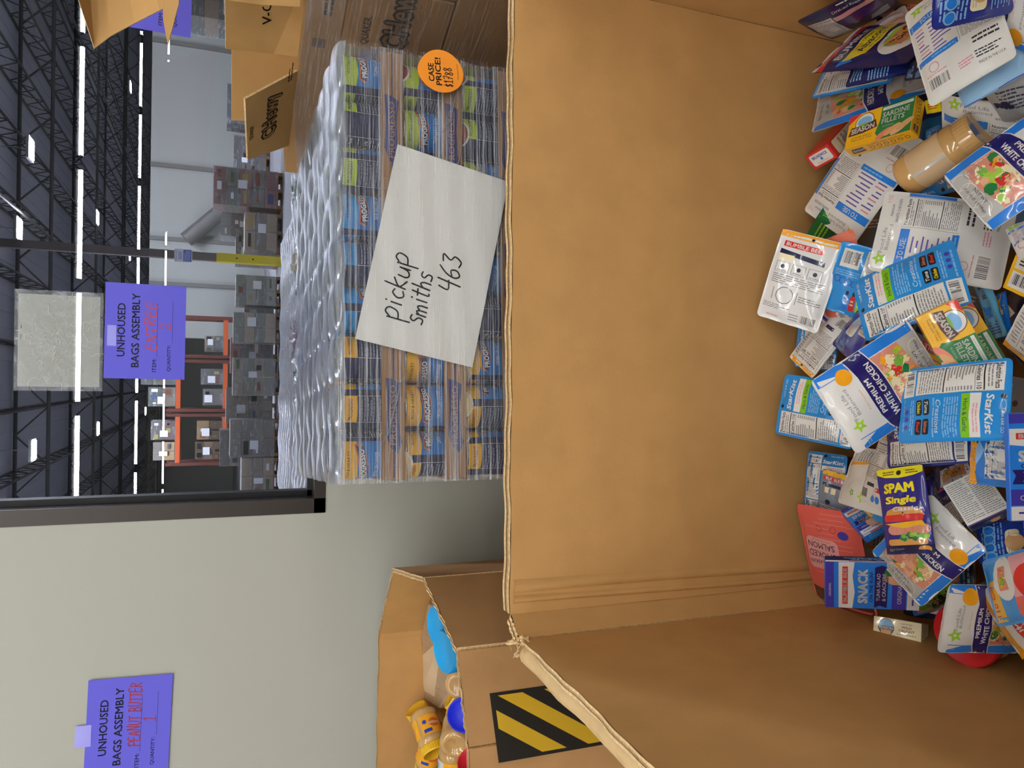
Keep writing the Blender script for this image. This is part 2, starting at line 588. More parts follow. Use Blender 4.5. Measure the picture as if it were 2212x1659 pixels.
win = tag(bpy.data.objects.new('window_1', None), kind='structure')
COL.objects.link(win)
mb = MB()
d = .125
for x0, x1, z0, z1 in ((WX0, WX0 + .045, WZ0, WZ1), (WX1 - .045, WX1, WZ0, WZ1), (WX0, WX1, WZ0, WZ0 + .034), (WX0, WX1, WZ1 - .045, WZ1)):
    mb.box(((x0 + x1) / 2, WALL_Y + d / 2 - .004, (z0 + z1) / 2), (x1 - x0, d, z1 - z0), m_bronze)
mb.build('window_frame', win)
mb = MB()
g0, g1 = .045, .062
for x0, x1, z0, z1 in ((WX0 + g0, WX0 + g1, WZ0 + .034, WZ1 - g0), (WX1 - g1, WX1 - g0, WZ0 + .034, WZ1 - g0), (WX0 + g0, WX1 - g0, WZ0 + .034, WZ0 + .048), (WX0 + g0, WX1 - g0, WZ1 - g1, WZ1 - g0)):
    mb.box(((x0 + x1) / 2, GLASS_Y, (z0 + z1) / 2), (x1 - x0, .05, z1 - z0), m_gasket)
mb.build('window_gasket', win)
mb = MB()
P = [(WX0 + .05, GLASS_Y, WZ0 + .04), (WX1 - .05, GLASS_Y, WZ0 + .04), (WX1 - .05, GLASS_Y, WZ1 - .05), (WX0 + .05, GLASS_Y, WZ1 - .05)]
mb.add(P, [(0, 1, 2, 3)], clear_pane('window glass', 1.5, 1.7))
mb.build('window_pane', win)

# ---------------------------------------------------------------- tube lamps of the room (long rows seen again as lines in the glass, then added fill lamps)
m_tube = mat('lamp tube', '#fdfcfa', .5, emit=TUBE_POWER)
m_lampbody = mat('lamp housing', '#3a3a3a', .6)
def tube_lamp(x, y, z, length, label, group):
    t = empty('tube_lamp', label, 'lamp', Matrix.Translation((x, y, z)), group)
    mb = MB(); mb.box((0, 0, .06), (length + .1, .07, .05), m_lampbody); mb.bar((0, 0, .08), (0, 0, 3.71 - z), .006, m_lampbody); mb.build('housing', t)
    mb = MB(); mb.tube([(-length / 2, 0, 0), (length / 2, 0, 0)], .026, m_tube, 8); mb.build('tube', t)
    for sx in (-1, 1):
        mb = MB(); mb.box((sx * (length / 2 + .025), 0, .015), (.05, .06, .07), m_lampbody); mb.build('end_cap', t)
    return t
for y, z, lab in ((-4.9, 3.05, 'tube lamp in the nearest lamp row mirrored in the glass'), (-11.6, 3.05, 'tube lamp in the middle lamp row mirrored in the glass'), (-19.6, 3.05, 'tube lamp in the farthest lamp row mirrored in the glass')):
    for k in range(-4, 10):
        if -5.4 < .35 + k * 1.4 < 13.2:
            tube_lamp(.35 + k * 1.4, y, z, 1.24, lab, 'tube lamps in long rows')
for y in (-1.2, -2.9):  # unseen rows added to brighten the pile and bin from above
    for k in range(-2, 3):
        tube_lamp(.2 + k * 1.4, y, 3.62, 1.24, 'added fill tube lamp in an unseen row above the viewer', 'tube lamps in long rows')
for k in range(3):  # unseen extra lamps, added to lift the low wall and left bin
    tube_lamp(-2.6 + k * 1.1, .5, 3.62, 1.0, 'added fill tube lamp overhead on the left, in front of the white wall', 'added fill lamps over the left bin')

# ---------------------------------------------------------------- paper signs
m_purple = mat('violet paper', '#6a66d9', .75, spec=.2)
i_sign = ink('#14123a')
i_red = ink('#a02c3a')
i_redo = ink('#c4433c')
m_tape = mat('clear tape', '#8d89e4', .14, spec=.6)
def sign(name, label, loc, roll, item, qty, red, kx, full=True):
    t = empty(name, label, 'sign', Matrix.Translation(loc) @ Matrix.Rotation(PI / 2, 4, 'X') @ Matrix.Rotation(roll, 4, 'Z'))
    mb = MB()
    w, h = .2794, .2159
    bend = lambda x, y, o: (x, y, o + .0015 + .004 * (x / .14) ** 2 * .3)
    mb.grid(lambda u, v: bend((u - .5) * w, (v - .5) * h, 0), 8, 6, m_purple)
    mb.grid(lambda u, v: bend((.5 - u) * w, (v - .5) * h, -.0004), 8, 6, m_purple)
    a = Art(mb, bend, w, h, .03, 1.5e-4)
    a.text(i_sign, 'UNHOUSED', .02, .6, 1.12, .2, 2, bold=.022)
    a.text(i_sign, 'BAGS ASSEMBLY', .02, .25, 1.56, .2, 2, bold=.022)
    a.text(i_sign, 'ITEM:', -.71, -.23, .28, .1, 2, bold=.008)
    a.text(i_sign, 'QUANTITY:', -.55, -.6, .56, .11, 2, bold=.008)
    a.rect(i_sign, -.52, -.292, .6, -.284, 2)
    a.rect(i_sign, -.22, -.672, .66, -.664, 2)
    x0, y0 = a.xy(-.4 if kx > .8 else -.42, -.27)
    if full:
        hand(a, red, item, x0, y0, .031, .003, kx, seed=4)
        x1, y1 = a.xy(.05, -.65)
        hand(a, red, qty, x1, y1, .03, .0024, 1.1, seed=2)
    mb.build('sheet', t)
    if full:
        mb = MB()
        mb.grid(lambda u, v: (-.045 + .06 * u, .101 - .024 * v if item[0] == 'E' else .094 + .04 * v, .0022 + .0006 * math.sin(u * 3)), 6, 2, m_tape)
        tag(mb.build('tape', t), 'strip of clear tape at the top edge')
    return t
sign('paper_sign', 'violet paper sign reading ENTREE, taped on the window glass', (.1395, GLASS_Y - .004, 1.7535), -.008, 'ENTREE', '2', i_redo, 1.25)
sign('paper_sign', 'violet paper sign reading PEANUT BUTTER, taped on the white wall', (-.985, WALL_Y - .004, 1.775), -.035, 'PEANUT BUTTER', '1', i_red, .72)
sign('paper_sign', 'violet paper sign half hidden behind torn cardboard at the window edge', (1.168, GLASS_Y - .004, 1.748), -.02, 'ENTREE', '2', i_redo, 1.25, full=False)

# blank laminated sheet on the far side of the glass, with crinkled tape residue
t = empty('laminated_sheet', 'blank white laminated sheet behind the glass above the ENTREE sign', 'sheet', Matrix.Translation((.105, GLASS_Y + .006, 1.977)) @ Matrix.Rotation(PI / 2, 4, 'X'))
mb = MB(); mb.box((0, 0, 0), (.262, .205, .001), mat('dull white paper', '#b2b4aa', .8), bevel=.0004); mb.build('sheet', t)
mb = MB()
mb.box((0, 0, .0015), (.286, .222, .0006), streak_film('lamination film', '#e8eae6', .03, .35, (1, 1, 1), 26, .18, 2, .02)); mb.build('sleeve', t)
mb = MB(); rr = R_(5)
m_crk = mat('crinkled glue marks', '#f2f4ee', .3)
for k in range(70):
    x, y = rr.gauss(0, .06), rr.gauss(0, .045)
    pts, h = [(x, y)], rr.uniform(-.5, .5) + (PI / 2 if rr.random() < .35 else 0)
    for q in range(rr.randint(5, 18)):
        h += rr.uniform(-.9, .9)
        pts.append((max(-.12, min(.12, pts[-1][0] + .0032 * math.cos(h))), max(-.095, min(.095, pts[-1][1] + .0032 * math.sin(h)))))
    mb.tube([(p[0], p[1], .0022) for p in pts], rr.choice((.0004, .0006, .0009)), m_crk, 4, caps=False)
tag(mb.build('glue_residue', t), 'crinkled pale glue marks', kind='stuff')

# ================================================================ the big carton bin in front
m_kraft = kraft('kraft board inside', '#bb8f58', .06)
m_kraft_d = kraft('kraft board outside', '#b38758', .06)
m_edge = mat('torn board edge', '#d9b988', .9, vary=.25, vscale=160)
m_flute = mat('board flutes', '#b08a5c', .95, vary=.5, vscale=400, stretch=(1, 1, .2))
RIM = 1.082
t = empty('bulk_carton', 'big open cardboard bin in front, full of food pouches', 'carton', Matrix.Identity(4))
out = [(.722, 1.236), (.722, .06), (-.50, .06), (-.455, .70), (-.431, 1.13), (-.405, 1.205)]   # plan of the inner face, left corner folded
BACKL, BACKR = Vector((-.392, 1.213)), Vector((.715, 1.236))
def wall_panel(name, a, b, z0, z1, thick, m, outer, parent, nu=24, wav=.002, seed=0, drop=(0, 0)):
    """board between plan points a and b; outer is the plan normal pointing out"""
    rr = R_(seed)
    ph = [rr.uniform(0, 6) for _ in range(4)]
    n = Vector((outer[0], outer[1])).normalized()
    a, b = Vector(a), Vector(b)
    def top(u): return z1 + drop[0] * (1 - u) + drop[1] * u + .0012 * math.sin(u * 31 + ph[0]) + .0008 * math.sin(u * 77 + ph[1])
    def pt(u, v, o):
        p = a.lerp(b, u)
        w = wav * (math.sin(u * 5 + ph[2]) * math.sin(v * 3) + .4 * math.sin(u * 13 + v * 4 + ph[3]))
        return (p.x + n.x * (o + w), p.y + n.y * (o + w), z0 + (top(u) - z0) * v)
    mb = MB()
    mb.grid(lambda u, v: pt(u, v, 0), nu, 14, m)
    mb.grid(lambda u, v: pt(1 - u, v, thick), nu, 14, m_kraft_d)
    q = thick / 3
    for k, mm in enumerate((m_edge, m_flute, m_edge)):   # cut edge: liner, flutes, liner
        mb.grid(lambda u, v: pt(u, 1, q * (k + v))[:2] + (pt(u, 1, 0)[2] + (.0 if k == 1 else .0012),), nu * 3, 1, mm, smooth=False)
    for u0 in (0, 1):
        mb.grid(lambda u, v: pt(u0, v, thick * u), 1, 8, m_edge, smooth=False)
    mb.grid(lambda u, v: pt(u, 0, thick * v), nu, 1, m_kraft_d, smooth=False)
    return mb.build(name, parent)
wall_panel('back_panel', BACKL, BACKR, .13, RIM, .030, m_kraft, (0, 1), t, 30, .0025, 1)
wall_panel('corner_panel', (-.421, 1.176), BACKL, .13, RIM - .002, .022, m_kraft, (-.7, .7), t, 4, .0, 2)
wall_panel('side_panel', (-.452, .30), (-.421, 1.176), .13, RIM, .014, m_kraft, (-1, .05), t, 24, .003, 3, (0, -.006))
wall_panel('side_panel', (.70, .12), BACKR, .13, RIM + .004, .015, m_kraft, (1, 0), t, 20, .002, 4)
wall_panel('front_panel', (-.452, .30), (.70, .12), .13, RIM - .16, .015, m_kraft, (-.1, -1), t, 12, .0, 5)
mb = MB(); mb.slab([(-.45, .30, .142), (.70, .12, .142), (.715, 1.236, .142), (-.39, 1.213, .142)], .012, m_kraft_d); mb.build('bottom', t)
# rolled outer liner along the left rim, and frayed bits at the corner
mb = MB()
mb.tube([(-.476 + .031 * u + .002 * math.sin(u * 20), .31 + .85 * u, RIM - .016 + .0015 * math.sin(u * 34)) for u in [k / 30 for k in range(31)]], [.017 + .0015 * math.sin(k * 1.3) for k in range(31)], mat('liner roll', '#cfae7c', .85, vary=.1, vscale=30), 10)
mb.build('rolled_liner', t)
mb = MB(); rr = R_(6)
for k in range(16):
    p = Vector((-.425 + rr.uniform(-.022, .012), 1.185 + rr.uniform(-.03, .03), RIM + rr.uniform(-.02, .004)))
    q = [p]
    for j in range(4): q.append(q[-1] + Vector((rr.uniform(-.008, .006), rr.uniform(-.008, .008), rr.uniform(-.006, .009))))
    mb.tube(q, [.0035, .003, .0022, .0016, .0008], m_edge, 5)
tag(mb.build('frayed_corner', t), 'torn frayed corner fibres', kind='stuff')
# pressed folds beside the corner
for x0, w_, dz in ((-.352, .012, .02), (-.372, .007, .02)):
    mb = MB()
    mb.grid(lambda u, v: (x0 + w_ * (u - .5) * 2 + .006 * math.sin(v * 3.2 + x0 * 40), 1.2128 - .008 * math.sin(u * PI) ** .6 + (x0 + .392) * .02, .16 + (RIM - .165) * v), 4, 22, m_kraft)
    mb.build('score_fold', t)
# wooden pallet below
t = empty('wooden_pallet', 'wooden pallet under the big cardboard bin', 'pallet', Matrix.Identity(4))
def one_box(name, parent, c, d, m, rot=None, bevel=0.0):
    mb = MB(); mb.box(c, d, m, rot, bevel); return mb.build(name, parent)
for x in (-.42, .12, .66): one_box('stringer', t, (x, .66, .05), (.09, 1.14, .1), m_wood)
for k in range(7): one_box('deck_board', t, (.12, .14 + k * .175, .112), (1.2, .09, .022), m_wood)

# ================================================================ soup pallet
SO, SA = Vector((-.174, 1.352, 0)), math.radians(5.2)
SM = yaw(SO, SA)
PITCH_C, LAYER, CAN_R, CAN_H, TRAY_H, TOP = .0885, .116, .042, .112, .042, 1.350
NX, NY = 9, 8
i_navy, i_blue, i_lblue, i_white = ink('#1d2450'), ink('#1f78c4'), ink('#159be0'), ink('#e6e6e4')
i_lime, i_yel, i_black, i_org, i_grey, i_soup, i_cream = ink('#b9cf22'), ink('#f0b81e'), ink('#1a1a1c'), ink('#d96a22'), ink('#8f93a0'), ink('#8f2f22'), ink('#e8d49a')
m_can = mat('can steel', '#b9bcc0', .25, metal=1.0)
def can_label(kind):
    band, l1, l2 = {'lime': (i_lime, 'VEGETABLE CLASSICS', 'TOMATO BASIL'), 'yellow': (i_yel, 'RICH & HEARTY', 'CHICKEN CORN CHOWDER'), 'blue': (i_lblue, 'TRADITIONAL', 'NEW ENGLAND CLAM')}[kind]
    mb = MB()
    r, h = CAN_R + .0004, CAN_H - .008
    fn = lambda x, y, o: ((r + o) * math.sin(x / r), -(r + o) * math.cos(x / r), CAN_H / 2 + y)
    Wd = 2 * PI * r
    mb.grid(lambda u, v: fn((u - .5) * Wd, (v - .5) * h, 0), 40, 2, i_navy)
    a = Art(mb, fn, Wd, h, .007, 1.6e-4)
    a.rect(band, -.36, .52, .36, 1, 1)
    a.rect(i_blue, -.36, -.95, .36, .52, 1)
    a.poly(band, [(-.36, .52), (-.2, .46), (0, .5), (.2, .62), (.36, .56), (.36, .8), (-.36, .8)], 2)
    a.text(i_black, l1, .0, .8, .44, .1, 3)
    a.poly(i_org, [(-.31, .2), (-.27, .42), (-.1, .4), (.1, .5), (.31, .62), (.33, .36), (.27, .3), (.1, .16), (-.1, .1)], 3)
    a.poly(i_navy, [(-.29, .17), (-.25, .38), (-.1, .36), (.1, .46), (.29, .56), (.28, .3), (.1, .2), (-.1, .12)], 4)
    a.text(i_white, 'PROGRESSO', .0, .3, .48, .2, 5, rot=.13, bold=.03)
    a.text(i_white, l2, .0, -.16, .4, .14, 3)
    a.disc(i_white, .0, -.98, .03, 2, ry=.024)
    a.disc(i_soup if kind == 'lime' else i_cream, .0, -.98, .027, 3, ry=.02)
    for sx, s in ((.62, 1), (-.66, 2)):
        a.rect(i_white, sx - .19, .8, sx + .19, .812, 1); a.rect(i_white, sx - .19, -.8, sx + .19, -.788, 1)
        for q in (-.19, .187): a.rect(i_white, sx + q, -.8, sx + q + .005, .8, 1)
        if s == 1:
            a.text(i_white, 'Nutrition Facts', sx, .68, .32, .11, 2, bold=.02)
            a.text(i_white, '120  270' if kind == 'lime' else '190  390', sx + .04, .12, .2, .12, 2, bold=.02)
            a.lines(i_grey, sx - .17, .25, sx + .17, .55, 3, 2, 4)
            a.lines(i_white, sx - .17, -.75, sx + .17, .0, 8, 2, 5, .35)
        else:
            a.rect(band, sx - .19, .5, sx + .19, .98, 2)
            a.text(i_navy if kind != 'yellow' else i_soup, 'PROGRESSO', sx, .74, .3, .14, 3, bold=.02)
            a.lines(i_grey, sx - .17, -.75, sx + .17, .4, 11, 2, 6, .35)
    return mb
_can = {}
def soup_can(kind, loc, rz, label, group):
    if kind not in _can:
        t = bpy.data.objects.new('soup_can', None); COL.objects.link(t); t['category'] = 'can'
        mb = MB()
        mb.lathe([(0, .002), (CAN_R - .004, .002), (CAN_R, 0), (CAN_R, .004), (CAN_R - .0012, .006), (CAN_R - .0012, CAN_H - .006), (CAN_R, CAN_H - .004), (CAN_R, CAN_H), (CAN_R - .003, CAN_H), (CAN_R - .004, CAN_H - .004), (CAN_R - .012, CAN_H - .004), (CAN_R - .013, CAN_H - .006), (0, CAN_H - .006)], m_can, 36)
        mb.build('body', t)
        can_label(kind).build('paper_label', t)
        _can[kind] = t
        o = t
    else:
        o = copy_tree(_can[kind])
    o.matrix_world = SM @ Matrix.Translation(loc) @ Matrix.Rotation(rz, 4, 'Z')
    return tag(o, label, 'can', group)
ORD = ['first', 'second', 'third', 'fourth', 'fifth', 'sixth', 'seventh', 'eighth', 'ninth']
KIND = ['yellow'] * 3 + ['blue'] * 3 + ['lime'] * 3
LNAME = ['top', 'second', 'third', 'fourth']
BAND = {'yellow': 'yellow-banded', 'blue': 'light-blue-banded', 'lime': 'lime-banded'}
ROT = {0: [-.5, 1.9, 2.6, 1.3, 2.4, .35, 1.7, 2.9, .5], 1: [1.1, .1, -.9, 2.2, .4, 1.6, 2.3, -.05, .75], 2: [1.9, 1.45, .4, 2.9, -.5, 1.4, .15, 2.4, 1.6], 3: [.2, 1.4, 2.6, .4, 1.5, 2.8, .3, 1.1, 2.5]}
rr = R_(21)
for L in range(4):
    z = TOP - (L + 1) * LAYER
    for j in range(NY):
        for i in range(NX):
            edge = j == 0 or i == 0 or i == NX - 1
            if L > 0 and not edge:
                continue
            if L == 3 and j > 0:
                continue
            loc = ((i + .5) * PITCH_C, (j + .5) * PITCH_C + .002, z + .0025)
            if j == 0:
                lab = '%s soup can, %s from the left in the front row of the %s layer' % (BAND[KIND[i]], ORD[i], LNAME[L])
                soup_can(KIND[i], loc, ROT[L][i], lab, 'soup cans on the pallet')
            elif L == 0 and not edge:
                soup_can(KIND[i], loc, rr.uniform(-3, 3), 'soup can lid under cloudy film, inside the top layer of the pallet', 'soup cans inside the top layer')
            else:
                side = 'left' if i == 0 else 'right'
                soup_can(KIND[i], loc, rr.uniform(-3, 3), 'soup can on the %s flank of the %s layer of the pallet' % (side, LNAME[L]), 'soup cans on the %s flank' % side)
# shallow trays with printed lips
m_tray = kraft('tray board', '#ac8257', .08)
i_print = ink('#3a3c7e', .6)
TW, TD = 3 * PITCH_C, 4 * PITCH_C
def tray_mesh():
    mb = MB()
    w, d, th = TW - .002, TD - .002, .0035
    mb.box((w / 2, d / 2, .001), (w, d, .002), m_tray)
    for x0, y0, x1, y1 in ((0, 0, w, 0), (0, d, w, d), (0, 0, 0, d), (w, 0, w, d)):
        mb.box(((x0 + x1) / 2, (y0 + y1) / 2, TRAY_H / 2), (abs(x1 - x0) + th, abs(y1 - y0) + th, TRAY_H), m_tray, bevel=.0012)
    a = Art(mb, lambda x, y, o: (w / 2 + x, -th / 2 - .0006 - o, TRAY_H / 2 + y), w, TRAY_H, None, 2e-4)
    a.rect(i_print, -.99, -.06, -.62, .06, 1); a.rect(i_print, .3, -.06, .99, .06, 1)
    a.poly(i_print, [(-.66, -.35), (-.58, .25), (-.4, .7), (0, .55), (.38, .68), (.36, .05), (.3, -.6), (0, -.42), (-.4, -.5), (-.5, -.75)], 2)
    a.text(m_tray, 'PROGRESSO', -.13, .05, .82, .55, 3, rot=0, bold=.02)
    return mb
tr0 = None
TN = ['left', 'middle', 'right']
for L in range(4):
    for i in range(3):
        for j in range(2):
            if tr0 is None:
                tr0 = o = tray_mesh().build('soup_tray')
            else:
                o = tr0.copy(); COL.objects.link(o)
            o.matrix_world = SM @ Matrix.Translation((i * TW + .001, j * TD + .001, TOP - (L + 1) * LAYER))
            tag(o, 'brown tray under the %s soup cans of the %s layer, %s of the pallet' % (TN[i], LNAME[L], 'front' if j == 0 else 'back'), 'tray', 'cardboard soup trays')
# plain cases below, down to the pallet boards
z0 = TOP - 4 * LAYER
for k in range(3):
    hh = (z0 - .135) / 3
    for i in range(3):
        mb = MB(); mb.box((TW * (i + .5), TD, 0), (TW * .99, TD * 1.98, hh * .985), m_tray, bevel=.002)
        o = mb.build('soup_case', None, SM @ Matrix.Translation((0, 0, .135 + hh * (k + .5))))
        tag(o, 'closed brown case low in the %s of the soup pallet, %s course up' % (TN[i], ORD[k]), 'case', 'closed cases under the soup trays')
t = empty('wooden_pallet', 'wooden pallet under the soup cans', 'pallet', SM)
for x in (.05, .4, .75): one_box('stringer', t, (x, TD, .05), (.08, TD * 2, .1), m_wood)
for k in range(6): one_box('deck_board', t, (.398, .05 + k * .122, .116), (.8, .09, .03), m_wood)

# stretch wrap over it all
t = empty('stretch_wrap', 'clear streaky stretch wrap wound round the soup pallet', 'stretch wrap', SM)
m_wrap = streak_film('stretch wrap front', '#d9dce2', .02, .85, (1.6, 1.6, 150), 2.0, .2, 0.3, .02, (.49, .68))
m_wrapt = streak_film('stretch wrap top', '#949aa4', .22, .72, (3, 50, 3), 1.6, .3, 2.0, .05, (.42, .7), .3)
Wd, Dp, Zb = NX * PITCH_C, NY * PITCH_C, TOP - 4 * LAYER
def wrap_in(z):
    """how far the film sinks in beside the cans, between the tray lips"""
    f = ((TOP - z) % LAYER) / LAYER
    return .010 * max(0, math.sin(min(1, f / .64) * PI)) ** .7 if f < .64 else 0.0
def scal(u): return .012 * (1 - abs(math.cos(u / PITCH_C * PI - PI / 2)))
rz = R_(3)
P1 = [rz.uniform(0, 6) for _ in range(8)]
def jit(u, z): return .0012 * math.sin(z * 420 + 3 * math.sin(u * 9 + P1[0])) + .0009 * math.sin(z * 900 + u * 15 + P1[1])
mb = MB()
fz = lambda v: Zb + (TOP + .001 - Zb) * v
mb.grid(lambda u, v: (-.006 + (Wd + .012) * u, -.005 + wrap_in(fz(v)) * (.55 + scal(Wd * u) * 25) + jit(Wd * u, fz(v)), fz(v)), 150, 150, m_wrap)
mb.build('front_sheet', t)
m_wrapo = streak_film('stretch wrap outer turn', '#eceef0', .0, .8, (1.4, 1.4, 170), 2.0, .2, 9.0, .0, (.56, .72), .25)
mb = MB()
mb.grid(lambda u, v: (-.004 + (Wd + .008) * u, -.0162 - .0008 * math.sin(v * 40 + 2 * math.sin(u * 7)), TOP - .335 + .345 * v), 60, 60, m_wrapo)
mb.build('outer_sheet', t)
for nm, x0, s in (('left_sheet', -.004, 1), ('right_sheet', Wd + .004, -1)):
    mb = MB()
    mb.grid(lambda u, v: (x0 + s * (wrap_in(fz(v)) * (.55 + scal(Dp * u) * 25) + jit(Dp * u, fz(v))), -.005 + (Dp + .012) * u, fz(v)), 110, 130, m_wrap)
    mb.build(nm, t)
mb = MB()
def topz(x, y):
    r = abs(math.sin(y / PITCH_C * PI))
    c = abs(math.sin(x / PITCH_C * PI))
    return TOP + .002 + .012 * (r ** .5) * (.7 + .3 * c ** .5) - .010 * (1 - r ** .3) + .0015 * math.sin(x * 60 + y * 31)
mb.grid(lambda u, v: (-.006 + (Wd + .012) * u, -.005 + (Dp + .012) * v, topz(Wd * u, Dp * v)), 130, 170, m_wrapt)
mb.build('top_sheet', t)
# twisted loose tails of film
mb = MB()
for q in range(9):
    x, z = rz.uniform(.05, .75), rz.choice([TOP - LAYER * k - .075 for k in range(3)])
    pts = [(x + .05 * k * rz.uniform(.4, 1), -.0065 - .0012 * math.sin(k), z - .012 * k + rz.uniform(-.006, .006)) for k in range(5)]
    mb.tube(pts, [.0004, .0012, .0016, .0012, .0004], m_wrapt, 5)
tag(mb.build('film_tail', t), kind='stuff')

# letter paper tucked under the wrap, and the orange price tag
def on_front(u, z, o): return SM @ Vector((u, -.007 - o, z))
pc = [(.249, 1.326), (.614, 1.248), (.570, 1.029), (.206, 1.101)]   # corners on the pallet front: u, z
c = Vector(((pc[0][0] + pc[2][0]) / 2, (pc[0][1] + pc[2][1]) / 2))
ang = math.atan2(pc[1][1] - pc[0][1], pc[1][0] - pc[0][0])
mb = MB()
pw, ph_ = .373, .223
pap = lambda x, y, o: (x, y, o + .0016 * math.sin(x * 11 + .4) * math.cos(y * 7) + .0007 * math.sin(x * 34 + y * 20))
m_pap = mat('white letter paper', '#d6d6d2', .7, spec=.25)
mb.grid(lambda u, v: pap((u - .5) * pw, (v - .5) * ph_, 0), 40, 24, m_pap)
mb.grid(lambda u, v: pap((.5 - u) * pw, (v - .5) * ph_, -.0005), 40, 24, m_pap)
a = Art(mb, pap, pw, ph_, .006, 3e-4)
m_pen = ink('#17171a', .5)
hand(a, m_pen, 'pickup', -.135, .042, .037, .0030, .98, 2, seed=1)
hand(a, m_pen, 'smiths', -.133, -.003, .034, .0030, .9, 2, seed=2)
hand(a, m_pen, '463', -.058, -.052, .042, .0030, .9, 2, seed=3)
o = mb.build('paper_note', None, SM @ Matrix.Translation((c.x, -.0118, c.y)) @ Matrix.Rotation(PI / 2, 4, 'X') @ Matrix.Rotation(ang, 4, 'Z'))
tag(o, 'white paper with handwriting tucked in the wrap before the soup cans', 'paper')
mb = MB()
tr = .0415
m_or = mat('orange card', '#f39322', .6)
tg = lambda x, y, o: (x, y, o + .004 * (x / tr) ** 2)
egg = lambda t_: (tr * math.cos(t_) * (1 + .06 * math.sin(t_)), tr * 1.03 * math.sin(t_) + (.004 * max(0, math.sin(t_)) ** 6))
a = Art(mb, tg, tr * 2, tr * 2, .008, 2.5e-4)
a.poly(m_or, [egg(2 * PI * k / 40) for k in range(40)], 0, True)
a.poly(m_or, [egg(-2 * PI * k / 40) for k in range(40)], -2, True)
a.text(i_black, 'CASE', -.06, .5, .86, .28, 1, bold=.03)
a.text(i_black, 'PRICE!', 0, .17, 1.3, .28, 1, bold=.03)
hand(a, i_black, '$1788', -.029, -.021, .0165, .0017, .85, 2, seed=5, slant=.0)
a.stroke(i_black, [(-.012, -.031), (.004, -.032), (.018, -.0305)], .0007, 2)
o = mb.build('price_tag', None, SM @ Matrix.Translation((.763, -.022, 1.164)) @ Matrix.Rotation(PI / 2, 4, 'X') @ Matrix.Rotation(.06, 4, 'Z'))
tag(o, 'round orange case price tag stuck on the wrapped soup', 'price tag')

# ================================================================ stack of snack-bar cases at the right
CH0, CHD = Vector((.580, 2.2, 0)), Vector((.24, -.5, 0)).normalized()      # far corner and run of the side that faces us
CHN = Vector((-CHD.y * -1, CHD.x * -1, 0))                                     # outward normal (to the left)
CHN = Vector((CHD.y, -CHD.x, 0))
if CHN.x > 0: CHN = -CHN
m_case = kraft('case board', '#a98154', .07)
m_flap = kraft('flap board', '#c2975f', .06)
i_blk = ink('#1f1b18', .6)
CHM = frame(CH0, CHD, Vector((0, 0, 1)))    # x along the side, y up, z outward?
def side_fn(z0, z1, L0, L1):
    c0, c1 = (z0 + z1) / 2, (L0 + L1) / 2
    return lambda x, y, o: tuple(CH0 + CHD * (c1 + x) + CHN * (.0008 + o) + Vector((0, 0, c0 + y)))
def case(name, label, z0, z1, L0, L1, depth, prt=None, group=None):
    mb = MB()
    base = [CH0 + CHD * L0, CH0 + CHD * L1, CH0 + CHD * L1 - CHN * depth, CH0 + CHD * L0 - CHN * depth]
    cen = sum(base, Vector()) / 4
    rot = Matrix((CHD, -CHN, Vector((0, 0, 1)))).transposed()
    mb.box((cen.x, cen.y, (z0 + z1) / 2), (abs(L1 - L0) - .004, depth, z1 - z0 - .003), m_case, rot, .003)
    if prt:
        prt(Art(mb, side_fn(z0, z1, L0, L1), L1 - L0, z1 - z0, None, 3e-4))
    return tag(mb.build(name), label, 'case', group)
def outlined(a, mo, mi, t_, x, y, w, h, rot):
    d0, b1, b0 = glyphs(t_, 0.0, 0, 1.12)[2], .1, .02
    a.text(mo, t_, x, y, w, h, 1, bold=b1, rot=rot, sp=1.12)
    a.text(mi, t_, x, y, w * (d0[0] + 2 * b0) / (d0[0] + 2 * b1), h * (d0[1] + 2 * b0) / (d0[1] + 2 * b1), 2, bold=b0, rot=rot, sp=1.12)
def chewy(a, x, y, w, h):
    a.text(i_blk, 'QUAKER.', x - w * .28, y + h * 1.05, w * .46, h * .3, 1, bold=.01)
    outlined(a, i_blk, m_case, 'CHewy', x, y, w * 1.06, h * 1.22, .03)
def p1(a):
    chewy(a, .02, -.1, .52, .44); a.lines(i_blk, -.9, -.8, -.6, -.65, 2, 1, 4)
zs = [(1.302, 1.102), (1.102, .875), (.875, .63), (.63, .385), (.385, .14)]
# seams of the two visible cases follow the picture
def face_hit(x, y):
    p = at_plane(x, y, CH0, CHN)
    return (p - CH0).dot(CHD), p.z
C_Y0, C_Z0 = face_hit(870, 40)
Q_Y0, Q_Z0 = face_hit(820, 34)
S_Y0, S_Z0 = face_hit(970, 60)
SEAM = S_Z0
zs = [(1.302, SEAM), (SEAM, SEAM - .245), (SEAM - .245, SEAM - .49), (SEAM - .49, SEAM - .735), (SEAM - .735, .135)]
for k, (zt, zb) in enumerate(zs):
    if zt - zb < .05: continue
    cuts = [(0.0, .62), (.62, 1.2)] if k % 2 == 0 else [(0.0, .46), (.46, 1.2)]
    for q, (l0, l1) in enumerate(cuts):
        def prt(a, k=k, l0=l0, l1=l1, zt=zt, zb=zb):
            w = .17 / (l1 - l0) * 2
            h = .07 / (zt - zb) * 2
            if k == 0:
                xc = ((C_Y0 if l0 <= C_Y0 < l1 else (l0 + l1) / 2) - l0) / (l1 - l0) * 2 - 1
                yc = (C_Z0 - zb) / (zt - zb) * 2 - 1
                chewy(a, xc, yc, w, h)
            else:
                chewy(a, -.1, .1, w, h)
        case('snack_case', 'brown snack-bar case right of the soup, %s row down, %s one' % (ORD[k], 'far' if q == 0 else 'near'), zb, zt, l0, l1, .44, prt, 'brown snack-bar cases')
t = empty('wooden_pallet', 'wooden pallet under the brown snack-bar cases', 'pallet', Matrix.Identity(4))
mb = MB()
